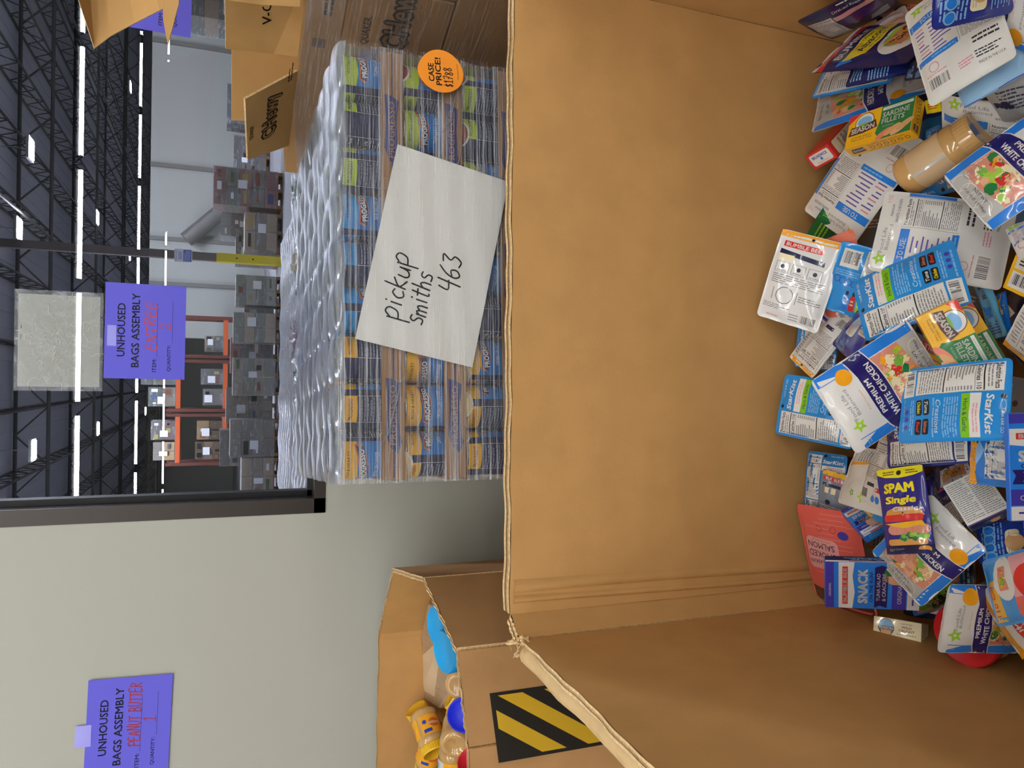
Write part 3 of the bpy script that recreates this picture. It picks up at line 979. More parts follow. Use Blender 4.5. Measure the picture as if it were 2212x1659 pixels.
rot = Matrix((CHD, -CHN, Vector((0, 0, 1)))).transposed()
cen = CH0 + CHD * .6 - CHN * .22
for k in (-.5, 0, .5): one_box('stringer', t, tuple(cen + CHD * k + Vector((0, 0, .05))), (.09, .44, .1), m_wood, rot)
for k in range(4): one_box('deck_board', t, tuple(cen - CHN * (-.16 + k * .11) + Vector((0, 0, .117))), (1.2, .09, .03), m_wood, rot)
# opened case on top with raised flaps
t = empty('open_case', 'opened snack-bar case with raised flaps on top of the stack', 'case', Matrix.Identity(4))
mb = MB()
TZ0, TZ1 = 1.302, 1.388
L1_ = 1.2
for p, q in ((CH0, CH0 + CHD * L1_), (CH0 - CHN * .4, CH0 + CHD * L1_ - CHN * .4), (CH0, CH0 - CHN * .4), (CH0 + CHD * L1_, CH0 + CHD * L1_ - CHN * .4)):
    mid, dv = (p + q) / 2, q - p
    r2 = Matrix.Rotation(math.atan2(dv.y, dv.x), 3, 'Z')
    mb.box((mid.x, mid.y, (TZ0 + TZ1) / 2), (dv.length, .005, TZ1 - TZ0), m_case, r2)
mb.box(tuple((CH0 * 2 + CHD * L1_ - CHN * .4) / 2 + Vector((0, 0, TZ0 + .003))), (L1_, .4, .005), m_case, rot)
a = Art(mb, lambda x, y, o: tuple(CH0 + CHD * (.52 + x) + CHN * (.0035 + o) + Vector((0, 0, (TZ0 + TZ1) / 2 + y))), 1.0, TZ1 - TZ0, None, 3e-4)
a.lines(i_blk, .02, -.5, .2, .1, 2, 1, 3)
a.rrect(ink('#6f5a48', .6), -.16, -.3, -.11, .4, .002, 1)
mb.build('case_body', t)
def flap(name, pts, thick, art=None, parent=t, m=None, lab=None):
    mb = MB()
    P = [Vector(p) for p in pts]
    n = mb.slab(P, thick, m or m_flap, m_edge)
    if n.dot(EYE - P[0]) < 0:
        pass
    o = mb.build(name, parent)
    if lab: o['label'] = lab
    if art:
        c = sum(P, Vector()) / len(P)
        # print lies on the side that faces the room
        ux = (P[art[0]] - P[art[1]]).normalized()
        nn = n if n.dot(EYE - c) > 0 else -n
        uy = nn.cross(ux).normalized()
        mb2 = MB()
        base = c + nn * (.0006 if nn.dot(n) > 0 else thick + .0006)
        a = Art(mb2, lambda x, y, o: tuple(base + ux * x + uy * y + nn * o), art[2], art[3], None, 3e-4)
        art[4](a)
        mb2.build('lettering', o)
    return o
def top_edge(y):        # on the upper edge of the stack side, by picture row
    f = y / 370.0
    return Vector((.819, 1.7, 1.389)).lerp(Vector((.58, 2.2, 1.389)), f)
A0, A1 = top_edge(128), top_edge(300)
def art3(a):
    outlined(a, i_blk, m_flap, 'CHewy', .1, -.02, .95, .66, .02)
    a.text(i_blk, 'QUAKER', .02, .62, .3, .14, 1, bold=.01)
    a.lines(i_blk, .62, -.62, .98, -.45, 2, 1, 3)
_t1 = at_depth(526, 211, 1.80)
_pn = (A1 - A0).cross(_t1 - A0).normalized()
flap('flap', [A0, A1, at_plane(532, 343, A0, _pn), _t1], .005, (0, 1, .30, .21, art3), lab='flap leaning outward with printed oval letters')
flap('flap', [at_depth(645, 95, 2.16), at_depth(655, 262, 2.34), at_depth(500, 258, 2.33), at_depth(500, 92, 2.16)], .005)
def art1(a):
    a.text(i_blk, 'V-C', .3, .0, .5, .3, 1, bold=.01)
flap('flap', [at_depth(655, -40, 1.72), at_depth(652, 121, 1.86), at_depth(590, 113, 1.86), at_depth(487, 103, 1.83), at_depth(484, -40, 1.70)], .005, (0, 1, .2, .14, art1))
flap('flap', [at_depth(648, -60, 1.62), at_depth(647, 13, 1.66), at_depth(560, 8, 1.66), at_depth(484, -2, 1.66), at_depth(486, -60, 1.62)], .005)
# film round the stack
t = empty('stretch_wrap', 'streaky clear stretch wrap round the brown snack-bar cases', 'stretch wrap', Matrix.Identity(4))
m_wrapc = streak_film('stretch wrap cases', '#b8b2ae', .05, .5, (3, 3, 60), 3.0, .25, 5.0, .04)
m_wrapc2 = streak_film('stretch wrap cases top', '#cfc9c4', .1, .6, (3, 3, 70), 3.0, .2, 7.0, .05)
mb = MB(); mb.grid(lambda u, v: tuple(CH0 + CHD * (-.004 + 1.2 * u) + CHN * (.006 + .0015 * math.sin(v * 60 + 4 * math.sin(u * 8))) + Vector((0, 0, .6 + .702 * v))), 60, 60, m_wrapc); mb.build('side_sheet', t)
mb = MB(); mb.grid(lambda u, v: tuple(CH0 + CHD * (-.004 + 1.2 * u) + CHN * (.006 + .0015 * math.sin(v * 30 + 5 * math.sin(u * 9))) + Vector((0, 0, 1.302 + (.083 - .03 * max(0, 1 - u * 5)) * v))), 60, 14, m_wrapc2); mb.build('top_band', t)

# torn carton reaching into the view at the upper right edge
t = empty('torn_carton', 'torn open carton with ragged flaps at the top edge of the window', 'carton', Matrix.Identity(4))
B0 = at_depth(170, -6, 1.50)
flap('flap', [at_depth(130, -820, 1.5), at_depth(170, 0, 1.5), at_depth(204, 104, 1.56), at_depth(240, 77, 1.56), at_depth(290, 50, 1.56), at_depth(345, 22, 1.55), at_depth(388, 0, 1.55), at_depth(470, -820, 1.53)], .006, parent=t)
flap('flap', [at_depth(345, -860, 1.46), at_depth(352, 40, 1.46), at_depth(362, 96, 1.46), at_depth(372, 62, 1.46), at_depth(386, 8, 1.46), at_depth(400, -860, 1.46)], .006, parent=t)
mb = MB()
mb.box((1.68, 1.6, 1.66), (.34, .34, .4), m_case, None, .004)
mb.build('carton_body', t)
for k in range(3):
    o = one_box('snack_case', None, (1.70, 1.62, .243 + .486 * k), (.42, .42, .484), m_case, None, .004)
    tag(o, 'plain case %s in the pile that carries the torn carton' % ('at the bottom', 'in the middle', 'on top')[k], 'case')

# ================================================================ peanut butter bin at the left
PBZ = 1.09
pb = empty('bulk_carton', 'eight-sided cardboard bin of peanut butter jars by the white wall', 'carton', Matrix.Identity(4))
def ph(x, y): 
    p = at_height(x, y, PBZ); return Vector((p.x, p.y))
PA, PB_, PC, PD, PE, PF = ph(819, 1374), ph(850, 1236), ph(916, 1258), ph(985, 1410), ph(1009, 1615), None
dbk = Vector((-1, .03)).normalized()
P0 = PA + Vector((-.62, .01))
PF = PE + (PE - PD).normalized() * .1 + Vector((-.5, -.0))
cenb = (PA + PE) / 2 + Vector((-.25, 0))
ring = [P0, PA, PB_, PC, PD, PE, PF, PF + Vector((-.16, .3)), P0 + Vector((-.16, -.3))]
nm = ['back_panel', 'corner_panel', 'side_panel', 'corner_panel', 'front_panel', 'front_panel', 'corner_panel', 'side_panel', 'corner_panel']
for k in range(9):
    a_, b_ = ring[k], ring[(k + 1) % 9]
    dv = b_ - a_
    n = Vector((dv.y, -dv.x)); 
    mid = (a_ + b_) / 2
    if n.dot(mid - cenb) < 0: n = -n
    wall_panel(nm[k], a_, b_, .13, PBZ, .012, m_kraft, n, pb, 14, .001, 30 + k)
mb = MB(); mb.slab([(p.x, p.y, .145) for p in ring], .012, m_kraft_d); mb.build('bottom', pb)
mb = MB()
for (a_, b_, f0) in ((P0, PA, .94), (PB_, PA, .0)):
    pass
mb.grid(lambda u, v: (PA.x + .012 * (u - .5) * 2, PA.y - .004 * math.sin(u * PI) - .002, .2 + (PBZ - .205) * v), 4, 8, m_kraft)
mb.build('score_fold', pb)
# hazard stripes printed on its front panel
dv = (PE - PD); e1 = dv.normalized(); nF = Vector((dv.y, -dv.x)).normalized()
if nF.dot((PD + PE) / 2 - cenb) < 0: nF = -nF
pn = Vector((nF.x, nF.y, 0)); p0 = Vector((PD.x, PD.y, 0)) + pn * .012
hz = [at_plane(x, y, p0, pn) for x, y in ((1057, 1498), (1200, 1481), (1310, 1612), (1084, 1647))]
E3 = Vector((e1.x, e1.y, 0))
mb = MB()
i_hb, i_hy = ink('#211d17', .6), ink('#d0a626', .55)
us = [(p - hz[0]).dot(E3) for p in hz]; zz = [p.z for p in hz]
u0, u1 = min(us[0], us[3]), max(us[0], us[3])
uA, uB = us[0], us[3]
hw, hh = abs(uB - uA), hz[0].z - (hz[0].z - (hz[0].z - hz[2].z) * 1.0)
hh = hz[0].z - hz[2].z + .02
fn = lambda x, y, o: tuple(hz[0] + E3 * (hw / 2 + x) * (1 if uB > uA else -1) + pn * (.0012 + o) + Vector((0, 0, -hh / 2 + y)))
a = Art(mb, fn, hw, hh, None, 3e-4)
a.rect(i_hb, -1, -1, 1, 1, 1)
# stripes run from upper near side to lower far side
def clip_b(pts, lo, hi):
    for sgn, lim in ((1, hi), (-1, -lo)):
        outp = []
        for i in range(len(pts)):
            p, q = pts[i], pts[(i + 1) % len(pts)]
            fp, fq = sgn * p[1] - lim, sgn * q[1] - lim
            if fp <= 0: outp.append(p)
            if (fp < 0) != (fq < 0) and fp != fq:
                t_ = fp / (fp - fq)
                outp.append((p[0] + (q[0] - p[0]) * t_, p[1] + (q[1] - p[1]) * t_))
        pts = outp
        if len(pts) < 3: return []
    return pts
for b0 in (-1.15, -.35, .45, 1.25):
    pts = clip_b([(-.9, b0), (-.9, b0 + .42), (.9, b0 - .98), (.9, b0 - 1.4)], -.93, .93)
    if pts: a.poly(i_hy, pts, 2)
mb.build('hazard_print', pb)

# wrapped tan tray case standing in the bin, with large blue-lidded jars in it
m_pbj = mat('peanut butter', '#a9793f', .45, coat=.6, spec=.5)
m_plast = mat('clear jar plastic', '#c79d63', .12, coat=.7, spec=.6, vary=.06, vscale=30)
m_ylid, m_blid, m_clid, m_rlid = (mat('lid ' + c, c, .4) for c in ('#e9b51f', '#1b9fe0', '#1a2ae0', '#d0202a'))
m_ylab, m_wlab = ink('#efa823', .35), ink('#d9dce6')
m_shrink = streak_film('shrink film tan', '#d7c3a8', .06, .45, (14, 2, 2), 8, .15, 3.0, .07)
def jar(label, pa, pb_, r, lid, lab=None, labfn=None, roll=0.0, group='peanut butter jars in the bin', name='peanut_butter_jar'):
    """jar lying with its base at pa and lid end at pb_"""
    pa, pb_ = Vector(pa), Vector(pb_)
    z = (pb_ - pa)
    Ht = z.length
    z.normalize()
    x = z.cross(Vector((0, 0, 1)))
    if x.length < .1: x = Vector((1, 0, 0))
    x.normalize()
    y = z.cross(x)
    m4 = Matrix(((x.x, y.x, z.x, pa.x), (x.y, y.y, z.y, pa.y), (x.z, y.z, z.z, pa.z), (0, 0, 0, 1))) @ Matrix.Rotation(roll, 4, 'Z')
    t = empty(name, label, 'jar', m4, group)
    lh = Ht * .2
    mb = MB()
    mb.lathe([(0, .004), (r * .55, .003), (r * .62, 0), (r * .8, .001), (r * .95, Ht * .04), (r, Ht * .1), (r, Ht * .18), (r * .985, Ht * .2), (r * .985, Ht * .66), (r, Ht * .68), (r * .98, Ht * .74), (r * .9, Ht * .79), (r * .86, Ht * .82)], m_plast, 32)
    mb.build('jar_body', t)
    mb = MB()
    rl = r * .93
    n = 64
    prof = [(rl * .97, Ht - lh), (rl, Ht - lh * .9), (rl, Ht - lh * .15), (rl * .96, Ht)]
    V = [((q * (1 + (.012 if k % 2 else 0) * (0 < i < 3))) * math.cos(2 * PI * k / n), (q * (1 + (.012 if k % 2 else 0) * (0 < i < 3))) * math.sin(2 * PI * k / n), zz_) for i, (q, zz_) in enumerate(prof) for k in range(n)]
    mb.add(V, [(i * n + k, i * n + (k + 1) % n, (i + 1) * n + (k + 1) % n, (i + 1) * n + k) for i in range(3) for k in range(n)], lid)
    mb.lathe([(rl * .96, Ht), (rl * .9, Ht), (rl * .88, Ht - .0015), (0, Ht - .0015)], lid, n)
    mb.build('lid', t)
    if lab:
        mb = MB()
        hl = Ht * .44
        fn = lambda X, Y, o: ((r * .99 + .0006 + o) * math.sin(X / r), -(r * .99 + .0006 + o) * math.cos(X / r), Ht * .43 + Y)
        mb.grid(lambda u, v: fn((u - .5) * 2 * PI * r * .96, (v - .5) * hl, 0), 36, 2, lab)
        a = Art(mb, fn, 2 * PI * r * .96, hl, .008, 2e-4)
        if labfn: labfn(a)
        mb.build('label_band', t)
    return t
def lab_pb(a):
    for q in (-.66, 0, .66):
        a.disc(ink('#d9642c'), q, -.1, .017, 1, ry=.013)
        a.rect(ink('#f0c9a0'), q - .16, -.2, q + .16, .02, 2)
        a.text(ink('#c23c26'), 'peanut butter', q, -.09, .3, .16, 3, bold=.01)
        a.rect(ink('#2a3fae'), q + .1, .45, q + .3, .8, 1)
        a.disc(ink('#2a3fae'), q + .24, -.3, .006, 3)
def lab_nut(a):
    lab_pb(a)
    a.rect(m_wlab, -.28, -.95, .3, .95, 4)
    a.lines(ink('#9aa0b8'), -.22, .1, .24, .85, 7, 5, 3)
    a.barcode(m_wlab, ink('#5b6c9c'), -.2, -.85, .22, 0, 5, 4, 16)
def hh_(x, y, z): return at_height(x, y, z)
def jar_at(label, px, py, z, d, Ln, r, lid, lab=None, labfn=None, roll=0.0, from_base=False, **kw):
    p, d = at_height(px, py, z), Vector(d).normalized() * Ln
    if from_base: return jar(label, p, p + d, r, lid, lab, labfn, roll, **kw)
    return jar(label, p + d, p, r, lid, lab, labfn, roll, **kw)
jar_at("yellow-lidded peanut butter jar leaning on the bin's back panel", 897, 1530, .99, (-.75, -.1, -.5), .13, .037, m_ylid, m_ylab, lab_pb, 1.0)
jar_at('yellow-labelled jar lying across the pile, printed label facing up', 912, 1538, .985, (-.62, -.72, -.12), .125, .039, m_ylid, m_ylab, lab_pb, 2.4, True)
jar_at('yellow-labelled jar in front, lid at the picture edge', 935, 1585, .96, (-.85, .28, .05), .13, .038, m_ylid, m_ylab, lab_pb, .4, True)
jar_at('jar lying end-on with its clear round base facing out', 982, 1612, .985, (.25, .8, -.35), .12, .040, m_ylid, None, from_base=True)
jar_at('jar with a white barcode panel at the lower picture edge', 980, 1612, .945, (-1, .12, -.02), .13, .040, m_ylid, m_ylab, lab_nut, .3, True)
jar_at('dark-blue-lidded jar against the front panel', 1000, 1545, 1.0, (-.25, .75, -.4), .12, .042, m_clid, ink('#23265e'), lab_pb, .8)
jar_at('yellow-lidded jar upright behind the dark-blue lid', 974, 1503, .975, (-.45, -.2, -.7), .12, .036, m_ylid, m_ylab, lab_pb, .2)
jar_at('jar lying base-out beside the blue lids', 990, 1484, 1.0, (.1, .8, -.5), .12, .036, m_blid, None, from_base=True)
jar_at('red-lidded jar at the picture edge inside the bin', 1016, 1642, 1.0, (-.75, .35, -.5), .12, .036, m_rlid, m_ylab, lab_pb)
jar_at('large jar with sky-blue lid, nearer the front of the bin', 958, 1409, 1.05, (.02, .12, -.5), .2, .054, m_blid, None, group='large blue-lidded jars')
jar_at('large jar with sky-blue lid, farther one at the bin corner', 943, 1352, 1.05, (.0, .12, -.5), .2, .054, m_blid, None, group='large blue-lidded jars')
mb = MB()
k0 = [hh_(925, 1304, .97), hh_(905, 1400, .955), hh_(905, 1500, .95), hh_(950, 1530, .93), hh_(985, 1470, .93), hh_(975, 1330, .96)]
top = sum(k0, Vector()) / 6
for ring_s, dz in ((1.0, 0),):
    mb.slab([p for p in k0], .006, kraft('tan case board', '#d6bb98', .05))
V = k0 + [p + Vector((0, 0, -.3)) for p in k0]
mb.add(V, [(i, (i + 1) % 6, (i + 1) % 6 + 6, i + 6) for i in range(6)], kraft('tan case board', '#d6bb98', .05))
mb.add([p + Vector((0, 0, .003)) for p in k0], [(0, 1, 2, 3, 4, 5)], m_shrink)
o = mb.build('wrapped_case')
tag(o, 'film-wrapped tan case under the blue lids in the peanut butter bin', 'case')

# ================================================================ the pile of pouches and small boxes
# kind, width, height, depth, place, right axis, up axis of every package
PILE = [
 ('P1','navy_back',0.131,0.1729,0.0,[0.6669,1.0677,0.4938],[0.1771,-0.896,-0.4072],[-0.1451,-0.433,0.8896]),
 ('P2','dark_food',0.0895,0.1167,0.0,[0.7225,1.0713,0.3717],[-0.0059,-0.5356,-0.8445],[0.934,0.2988,-0.196]),
 ('P3','pink_white',0.0994,0.1243,0.0,[0.6287,1.0315,0.4631],[0.3566,-0.7883,-0.5015],[0.7245,0.5722,-0.3842]),
 ('P4','albacore',0.1454,0.1818,0.0,[0.5967,1.0016,0.497],[0.6861,-0.0214,-0.7272],[0.2417,0.9495,0.2001]),
 ('P5','food_back',0.1191,0.1632,0.0,[0.5004,0.7776,0.5974],[0.2881,-0.9385,-0.1903],[0.9557,0.2944,-0.005]),
 ('P6','navy_circles',0.0876,0.1156,0.0,[0.5221,0.706,0.6453],[0.8885,-0.3105,0.3379],[-0.257,0.2735,0.9269]),
 ('P7','food_front',0.1112,0.1509,0.0,[0.5238,0.728,0.5773],[-0.673,0.5429,-0.5024],[-0.614,-0.7888,-0.03]),
 ('P8','lightblue_back',0.0913,0.1218,0.0,[0.4636,0.7492,0.5464],[0.8975,0.432,-0.0886],[-0.3686,0.8451,0.3871]),
 ('P9','star_white',0.1037,0.1442,0.0,[0.5902,1.0963,0.4532],[0.8202,0.1972,-0.5369],[0.0526,0.9087,0.4142]),
 ('P10','navy_white',0.0861,0.1147,0.0,[0.5496,0.9762,0.5121],[0.7958,0.2812,-0.5363],[0.0056,0.8822,0.4709]),
 ('P11','navy_barcode',0.0397,0.0517,0.0,[0.5123,0.8997,0.5125],[0.9265,0.1041,-0.3616],[0.0696,0.897,0.4366]),
 ('P12','navy_yellowtab',0.0601,0.0819,0.0,[0.545,1.0563,0.4162],[0.8074,0.5672,0.1625],[-0.526,0.5671,0.6339]),
 ('P13','food_front',0.1446,0.1963,0.0,[0.5375,1.0643,0.4532],[-0.713,-0.4568,0.532],[0.1723,-0.8496,-0.4986]),
 ('P17','food_back',0.1485,0.2035,0.0,[0.3883,1.0828,0.4589],[0.5999,0.797,0.0701],[-0.7852,0.5696,0.2428]),
 ('P19','food_back',0.1377,0.1868,0.0,[0.3784,0.8648,0.4211],[-0.3676,-0.8535,-0.3693],[0.5301,-0.5186,0.6708]),
 ('P20','food_front',0.1156,0.1569,0.0,[0.3199,0.7512,0.4998],[-0.8132,-0.5565,-0.1704],[0.5594,-0.6665,-0.4928]),
 ('P21','food_back',0.1386,0.188,0.0,[0.239,0.8708,0.5013],[0.9547,0.0258,-0.2963],[0.2079,0.6544,0.727]),
 ('P22','bumble_back',0.1175,0.1678,0.0,[0.1958,1.123,0.5568],[-0.337,-0.7615,-0.5536],[0.9227,-0.384,-0.0335]),
 ('P24','pink_back',0.1092,0.1788,0.0,[0.1863,1.0803,0.4999],[0.1529,-0.9833,-0.0989],[0.9404,0.114,0.3204]),
 ('P25','star_sauce',0.0973,0.1269,0.0,[0.1852,1.0342,0.5061],[-0.3488,-0.814,-0.4644],[0.8913,-0.4413,0.104]),
 ('P26','star_back',0.1126,0.1566,0.0,[0.1525,0.8756,0.5699],[0.8999,0.4105,-0.1473],[-0.3318,0.8636,0.3797]),
 ('P28','lightblue_slim',0.0404,0.1076,0.0,[0.1334,0.8399,0.4427],[0.1085,-0.917,0.3839],[0.9599,0.1971,0.1995]),
 ('P29','star_yellowtab',0.0396,0.0679,0.0,[0.1161,0.8323,0.4275],[0.1196,-0.9431,0.3101],[0.9887,0.1415,0.049]),
 ('P31','bumble_back',0.0916,0.1308,0.0,[0.0811,0.6998,0.5166],[0.6462,0.7528,0.1256],[-0.6829,0.6438,-0.3452]),
 ('P32','star_back',0.1129,0.1522,0.0,[-0.0155,0.7721,0.6026],[-0.9574,-0.1415,0.2519],[0.1015,-0.981,-0.1654]),
 ('P33','food_front',0.13,0.1718,0.0,[0.003,0.8615,0.6288],[0.834,0.176,0.5229],[-0.5515,0.2938,0.7807]),
 ('P34','star_back',0.1174,0.1531,0.0,[-0.0407,1.1222,0.5151],[0.9885,-0.1054,-0.1084],[0.1355,0.9355,0.3263]),
 ('P35','bumble_back',0.0889,0.127,0.0,[0.0914,1.1297,0.5003],[0.4831,0.8641,-0.1411],[-0.8106,0.5023,0.3008]),
 ('P36','navy_metal',0.075,0.1219,0.0,[0.0954,1.0121,0.5377],[0.8187,-0.461,-0.3424],[0.2799,0.841,-0.463]),
 ('P37','star_back',0.0804,0.095,0.0,[0.0764,1.1486,0.4946],[0.9935,-0.1129,-0.0157],[0.114,0.986,0.1215]),
 ('P40','star_navy',0.1055,0.1451,0.0,[-0.0633,0.8591,0.5504],[0.9772,0.1668,-0.131],[-0.1683,0.9857,-0.0004]),
 ('P41','food_top',0.1053,0.1297,0.0,[-0.1504,0.9828,0.533],[0.9423,-0.0922,-0.3219],[0.0327,0.9821,-0.1856]),
 ('P42','bumble_back',0.0788,0.1161,0.0,[-0.1324,0.9469,0.5442],[-0.1016,-0.9437,0.3148],[0.9525,-0.1836,-0.2429]),
 ('P42b','star_yellow',0.0529,0.074,0.0,[-0.1997,0.9825,0.5139],[0.6193,-0.7791,0.0978],[0.6055,0.5532,0.5722]),
 ('P43','star_dark',0.0815,0.1111,0.0,[-0.1802,1.1593,0.4573],[-0.0427,-0.9564,-0.2889],[0.9986,-0.0316,-0.0429]),
 ('P44','grey_bumble',0.0603,0.0871,0.0,[-0.2013,1.1323,0.459],[-0.1863,-0.9194,-0.3465],[0.9754,-0.2154,0.047]),
 ('P45','spam',0.0776,0.1307,0.0,[-0.1831,0.8698,0.5763],[0.2272,-0.9585,-0.1721],[0.9679,0.2418,-0.0689]),
 ('P46','salad_navy',0.061,0.0831,0.0,[-0.1279,0.8686,0.4744],[0.4922,-0.7605,-0.4237],[0.5269,0.6476,-0.5504]),
 ('P46b','purple_metal',0.0273,0.0764,0.0,[-0.1822,0.9002,0.4935],[0.2414,-0.9697,0.037],[0.964,0.2353,-0.1237]),
 ('P49','star_orange',0.0685,0.0894,0.0,[-0.0956,0.7278,0.5655],[0.9985,0.0121,-0.0539],[-0.0116,0.9999,0.0108]),
 ('P51','food_front',0.1086,0.1475,0.0,[-0.2495,0.8696,0.5345],[-0.6687,-0.7142,-0.2069],[0.7406,-0.6644,-0.1004]),
 ('P53','salmon',0.1401,0.2047,0.0,[-0.3256,1.1254,0.4652],[-0.0105,0.9957,0.0922],[-0.9607,0.0155,-0.2771]),
 ('P55','navy_metal2',0.0678,0.0933,0.0,[-0.2138,0.7735,0.4742],[0.8245,0.4051,-0.395],[-0.2754,0.8972,0.3453]),
 ('P56','star_tomato',0.0918,0.1238,0.0,[-0.2637,0.7177,0.5395],[0.9103,0.3905,-0.1377],[-0.4112,0.8916,-0.1899]),
 ('P57','bumble_front',0.099,0.1414,0.0,[-0.2973,0.725,0.5177],[0.7477,0.6631,0.037],[-0.639,0.7335,-0.2318]),
 ('P58','food_front',0.1052,0.139,0.0,[-0.3374,0.7964,0.4932],[0.9885,-0.1473,-0.0343],[0.0611,0.1815,0.9815]),
 ('P61','star_celery',0.0859,0.1171,0.0,[-0.3395,0.9356,0.4214],[0.3621,-0.4879,-0.7943],[0.7107,-0.4069,0.5739]),
 ('P64','grey_clear',0.0731,0.0974,0.0,[0.4114,0.7528,0.4996],[-0.0388,-0.9668,-0.2527],[0.3841,-0.2479,0.8894]),
 ('P66','blue_slim',0.03,0.0701,0.0,[0.4146,0.9632,0.4118],[0.0516,-0.998,0.0362],[0.9931,0.0551,0.1038]),
 ('P67','food_back',0.0634,0.0861,0.0,[0.2161,0.7109,0.5194],[0.3588,-0.7876,-0.5009],[0.6404,0.5982,-0.4817]),
 ('P15','sardine',0.1176,0.064,0.0263,[0.4469,0.9802,0.5192],[0.0243,-0.9779,-0.2077],[0.9554,0.0839,-0.2832]),
 ('P16','red_box',0.06,0.0332,0.0969,[0.4474,1.1686,0.4671],[0.1319,-0.9912,0.0073],[0.715,0.1002,0.6919]),
 ('P23','green_box',0.0604,0.0432,0.0259,[0.3039,1.1631,0.4678],[0.3852,-0.8519,0.3547],[0.525,0.5184,0.675]),
 ('P27','sardine',0.1052,0.0572,0.0236,[0.0697,0.7852,0.5792],[-0.8827,-0.2437,-0.4018],[0.4578,-0.6395,-0.6176]),
 ('P27b','sardine',0.1121,0.061,0.0251,[0.079,0.8328,0.4933],[-0.8668,-0.2444,-0.4348],[0.4841,-0.6217,-0.6157]),
 ('P30','yellow_box',0.0803,0.0643,0.0241,[0.1599,0.7283,0.5022],[-0.4575,-0.8782,0.1398],[0.889,-0.4487,0.0911]),
 ('P38','blue_box',0.096,0.0549,0.0229,[0.1651,1.1473,0.4814],[-0.6954,-0.5892,-0.4114],[0.4556,0.0812,-0.8865]),
 ('P47','snack_text',0.0599,0.0742,0.02,[-0.1543,0.7967,0.5195],[0.5385,-0.6473,-0.5396],[0.6699,0.7172,-0.1918]),
 ('P48','snack',0.0966,0.138,0.0092,[-0.0956,0.6662,0.5615],[0.0378,-0.3139,-0.9487],[0.9992,0.0233,0.0321]),
 ('P52','snack',0.101,0.1443,0.0135,[-0.3242,0.9592,0.5421],[0.8735,-0.3418,0.3468],[-0.0605,0.6305,0.7738]),
 ('P54','snack',0.0522,0.0746,0.0199,[-0.2199,1.0201,0.4973],[0.5356,-0.4146,-0.7356],[0.4042,0.8908,-0.2077]),
 ('P60','cream_box',0.0772,0.0309,0.0441,[-0.4156,0.9965,0.4453],[0.0356,-0.8906,-0.4535],[0.9714,0.1374,-0.1937]),
 ('P65','yellow_small',0.0324,0.0216,0.0162,[0.4631,0.9201,0.4676],[-0.1883,-0.976,0.1097],[0.8921,-0.1232,0.4347]),
]

I_ = {k: film(v) for k, v in dict(white='#e2e0db', blue='#1f7fe0', sblue='#2493df', navy='#1f1a66', dnavy='#191b45', black='#17171a', grey='#8c8c8e', lgrey='#b5b3ae', pink='#e6a6ac', rose='#d98a96', green='#7fc414', dgreen='#1f7a42', yellow='#f0b721', lemon='#f2df1c', orange='#f2a417', red='#d8302c', salmon='#e08068', coral='#e5705f', cream='#efe2b8', tan='#d8a56c', brown='#5a3428', purple='#6a55a8', lime='#9fd03a', mint='#7ab648', peach='#e6b08a', meat='#d98f78', bun='#d99a4e', lblue='#7fb6e6', ink='#2b2b38', plum='#4a2a68', vio='#3d39a8').items()}
def foodpic(a, a0, b0, a1, b1, L, seed, n=60, cols=None, size=.013):
    """a picture of chopped food: many small irregular pieces"""
    rr = R_(seed)
    cols = cols or ['peach', 'peach', 'peach', 'cream', 'meat', 'meat', 'mint', 'lime', 'red', 'orange', 'cream', 'dgreen']
    a.rect(I_['meat'], a0, b0, a1, b1, L)
    wx, wy = a.W / 2, a.H / 2
    for k in range(n):
        r = rr.uniform(.35, 1) * size
        rx, ry = r / wx, r / wy
        if a1 - a0 < 2.2 * rx or b1 - b0 < 2.2 * ry: continue
        x, y = rr.uniform(a0 + rx, a1 - rx), rr.uniform(b0 + ry, b1 - ry)
        m = rr.randint(5, 9)
        el, ro = rr.uniform(.45, 1), rr.uniform(0, PI)
        pts = []
        for j in range(m):
            t_ = 2 * PI * j / m
            q = rr.uniform(.75, 1)
            u, v = q * math.cos(t_), q * el * math.sin(t_)
            pts.append((x + (u * math.cos(ro) - v * math.sin(ro)) * rx, y + (u * math.sin(ro) + v * math.cos(ro)) * ry))
        a.poly(I_[rr.choice(cols)], pts, L + .3 + .02 * k)
def star5(a, m, x, y, r, L):
    cx_, cy_ = a.xy(x, y)
    pts = [(cx_ + (r if k % 2 == 0 else r * .45) * math.sin(PI * k / 5), cy_ + (r if k % 2 == 0 else r * .45) * math.cos(PI * k / 5)) for k in range(10)]
    a.poly(m, pts, L, True)
    a.disc(I_['white'], x, y, r * .2, L + 1, n=8)
def foodlife(a, x, y, w, h, L=2, c='grey'):
    a.text(I_[c], 'Food Life', x, y + h * .55, w, h, L)
    a.text(I_[c], 'Balanced', x + w * .12, y - h * .75, w, h * .9, L)
    star5(a, I_['lime'], x - w * .72, y + h * .5, .011, L)
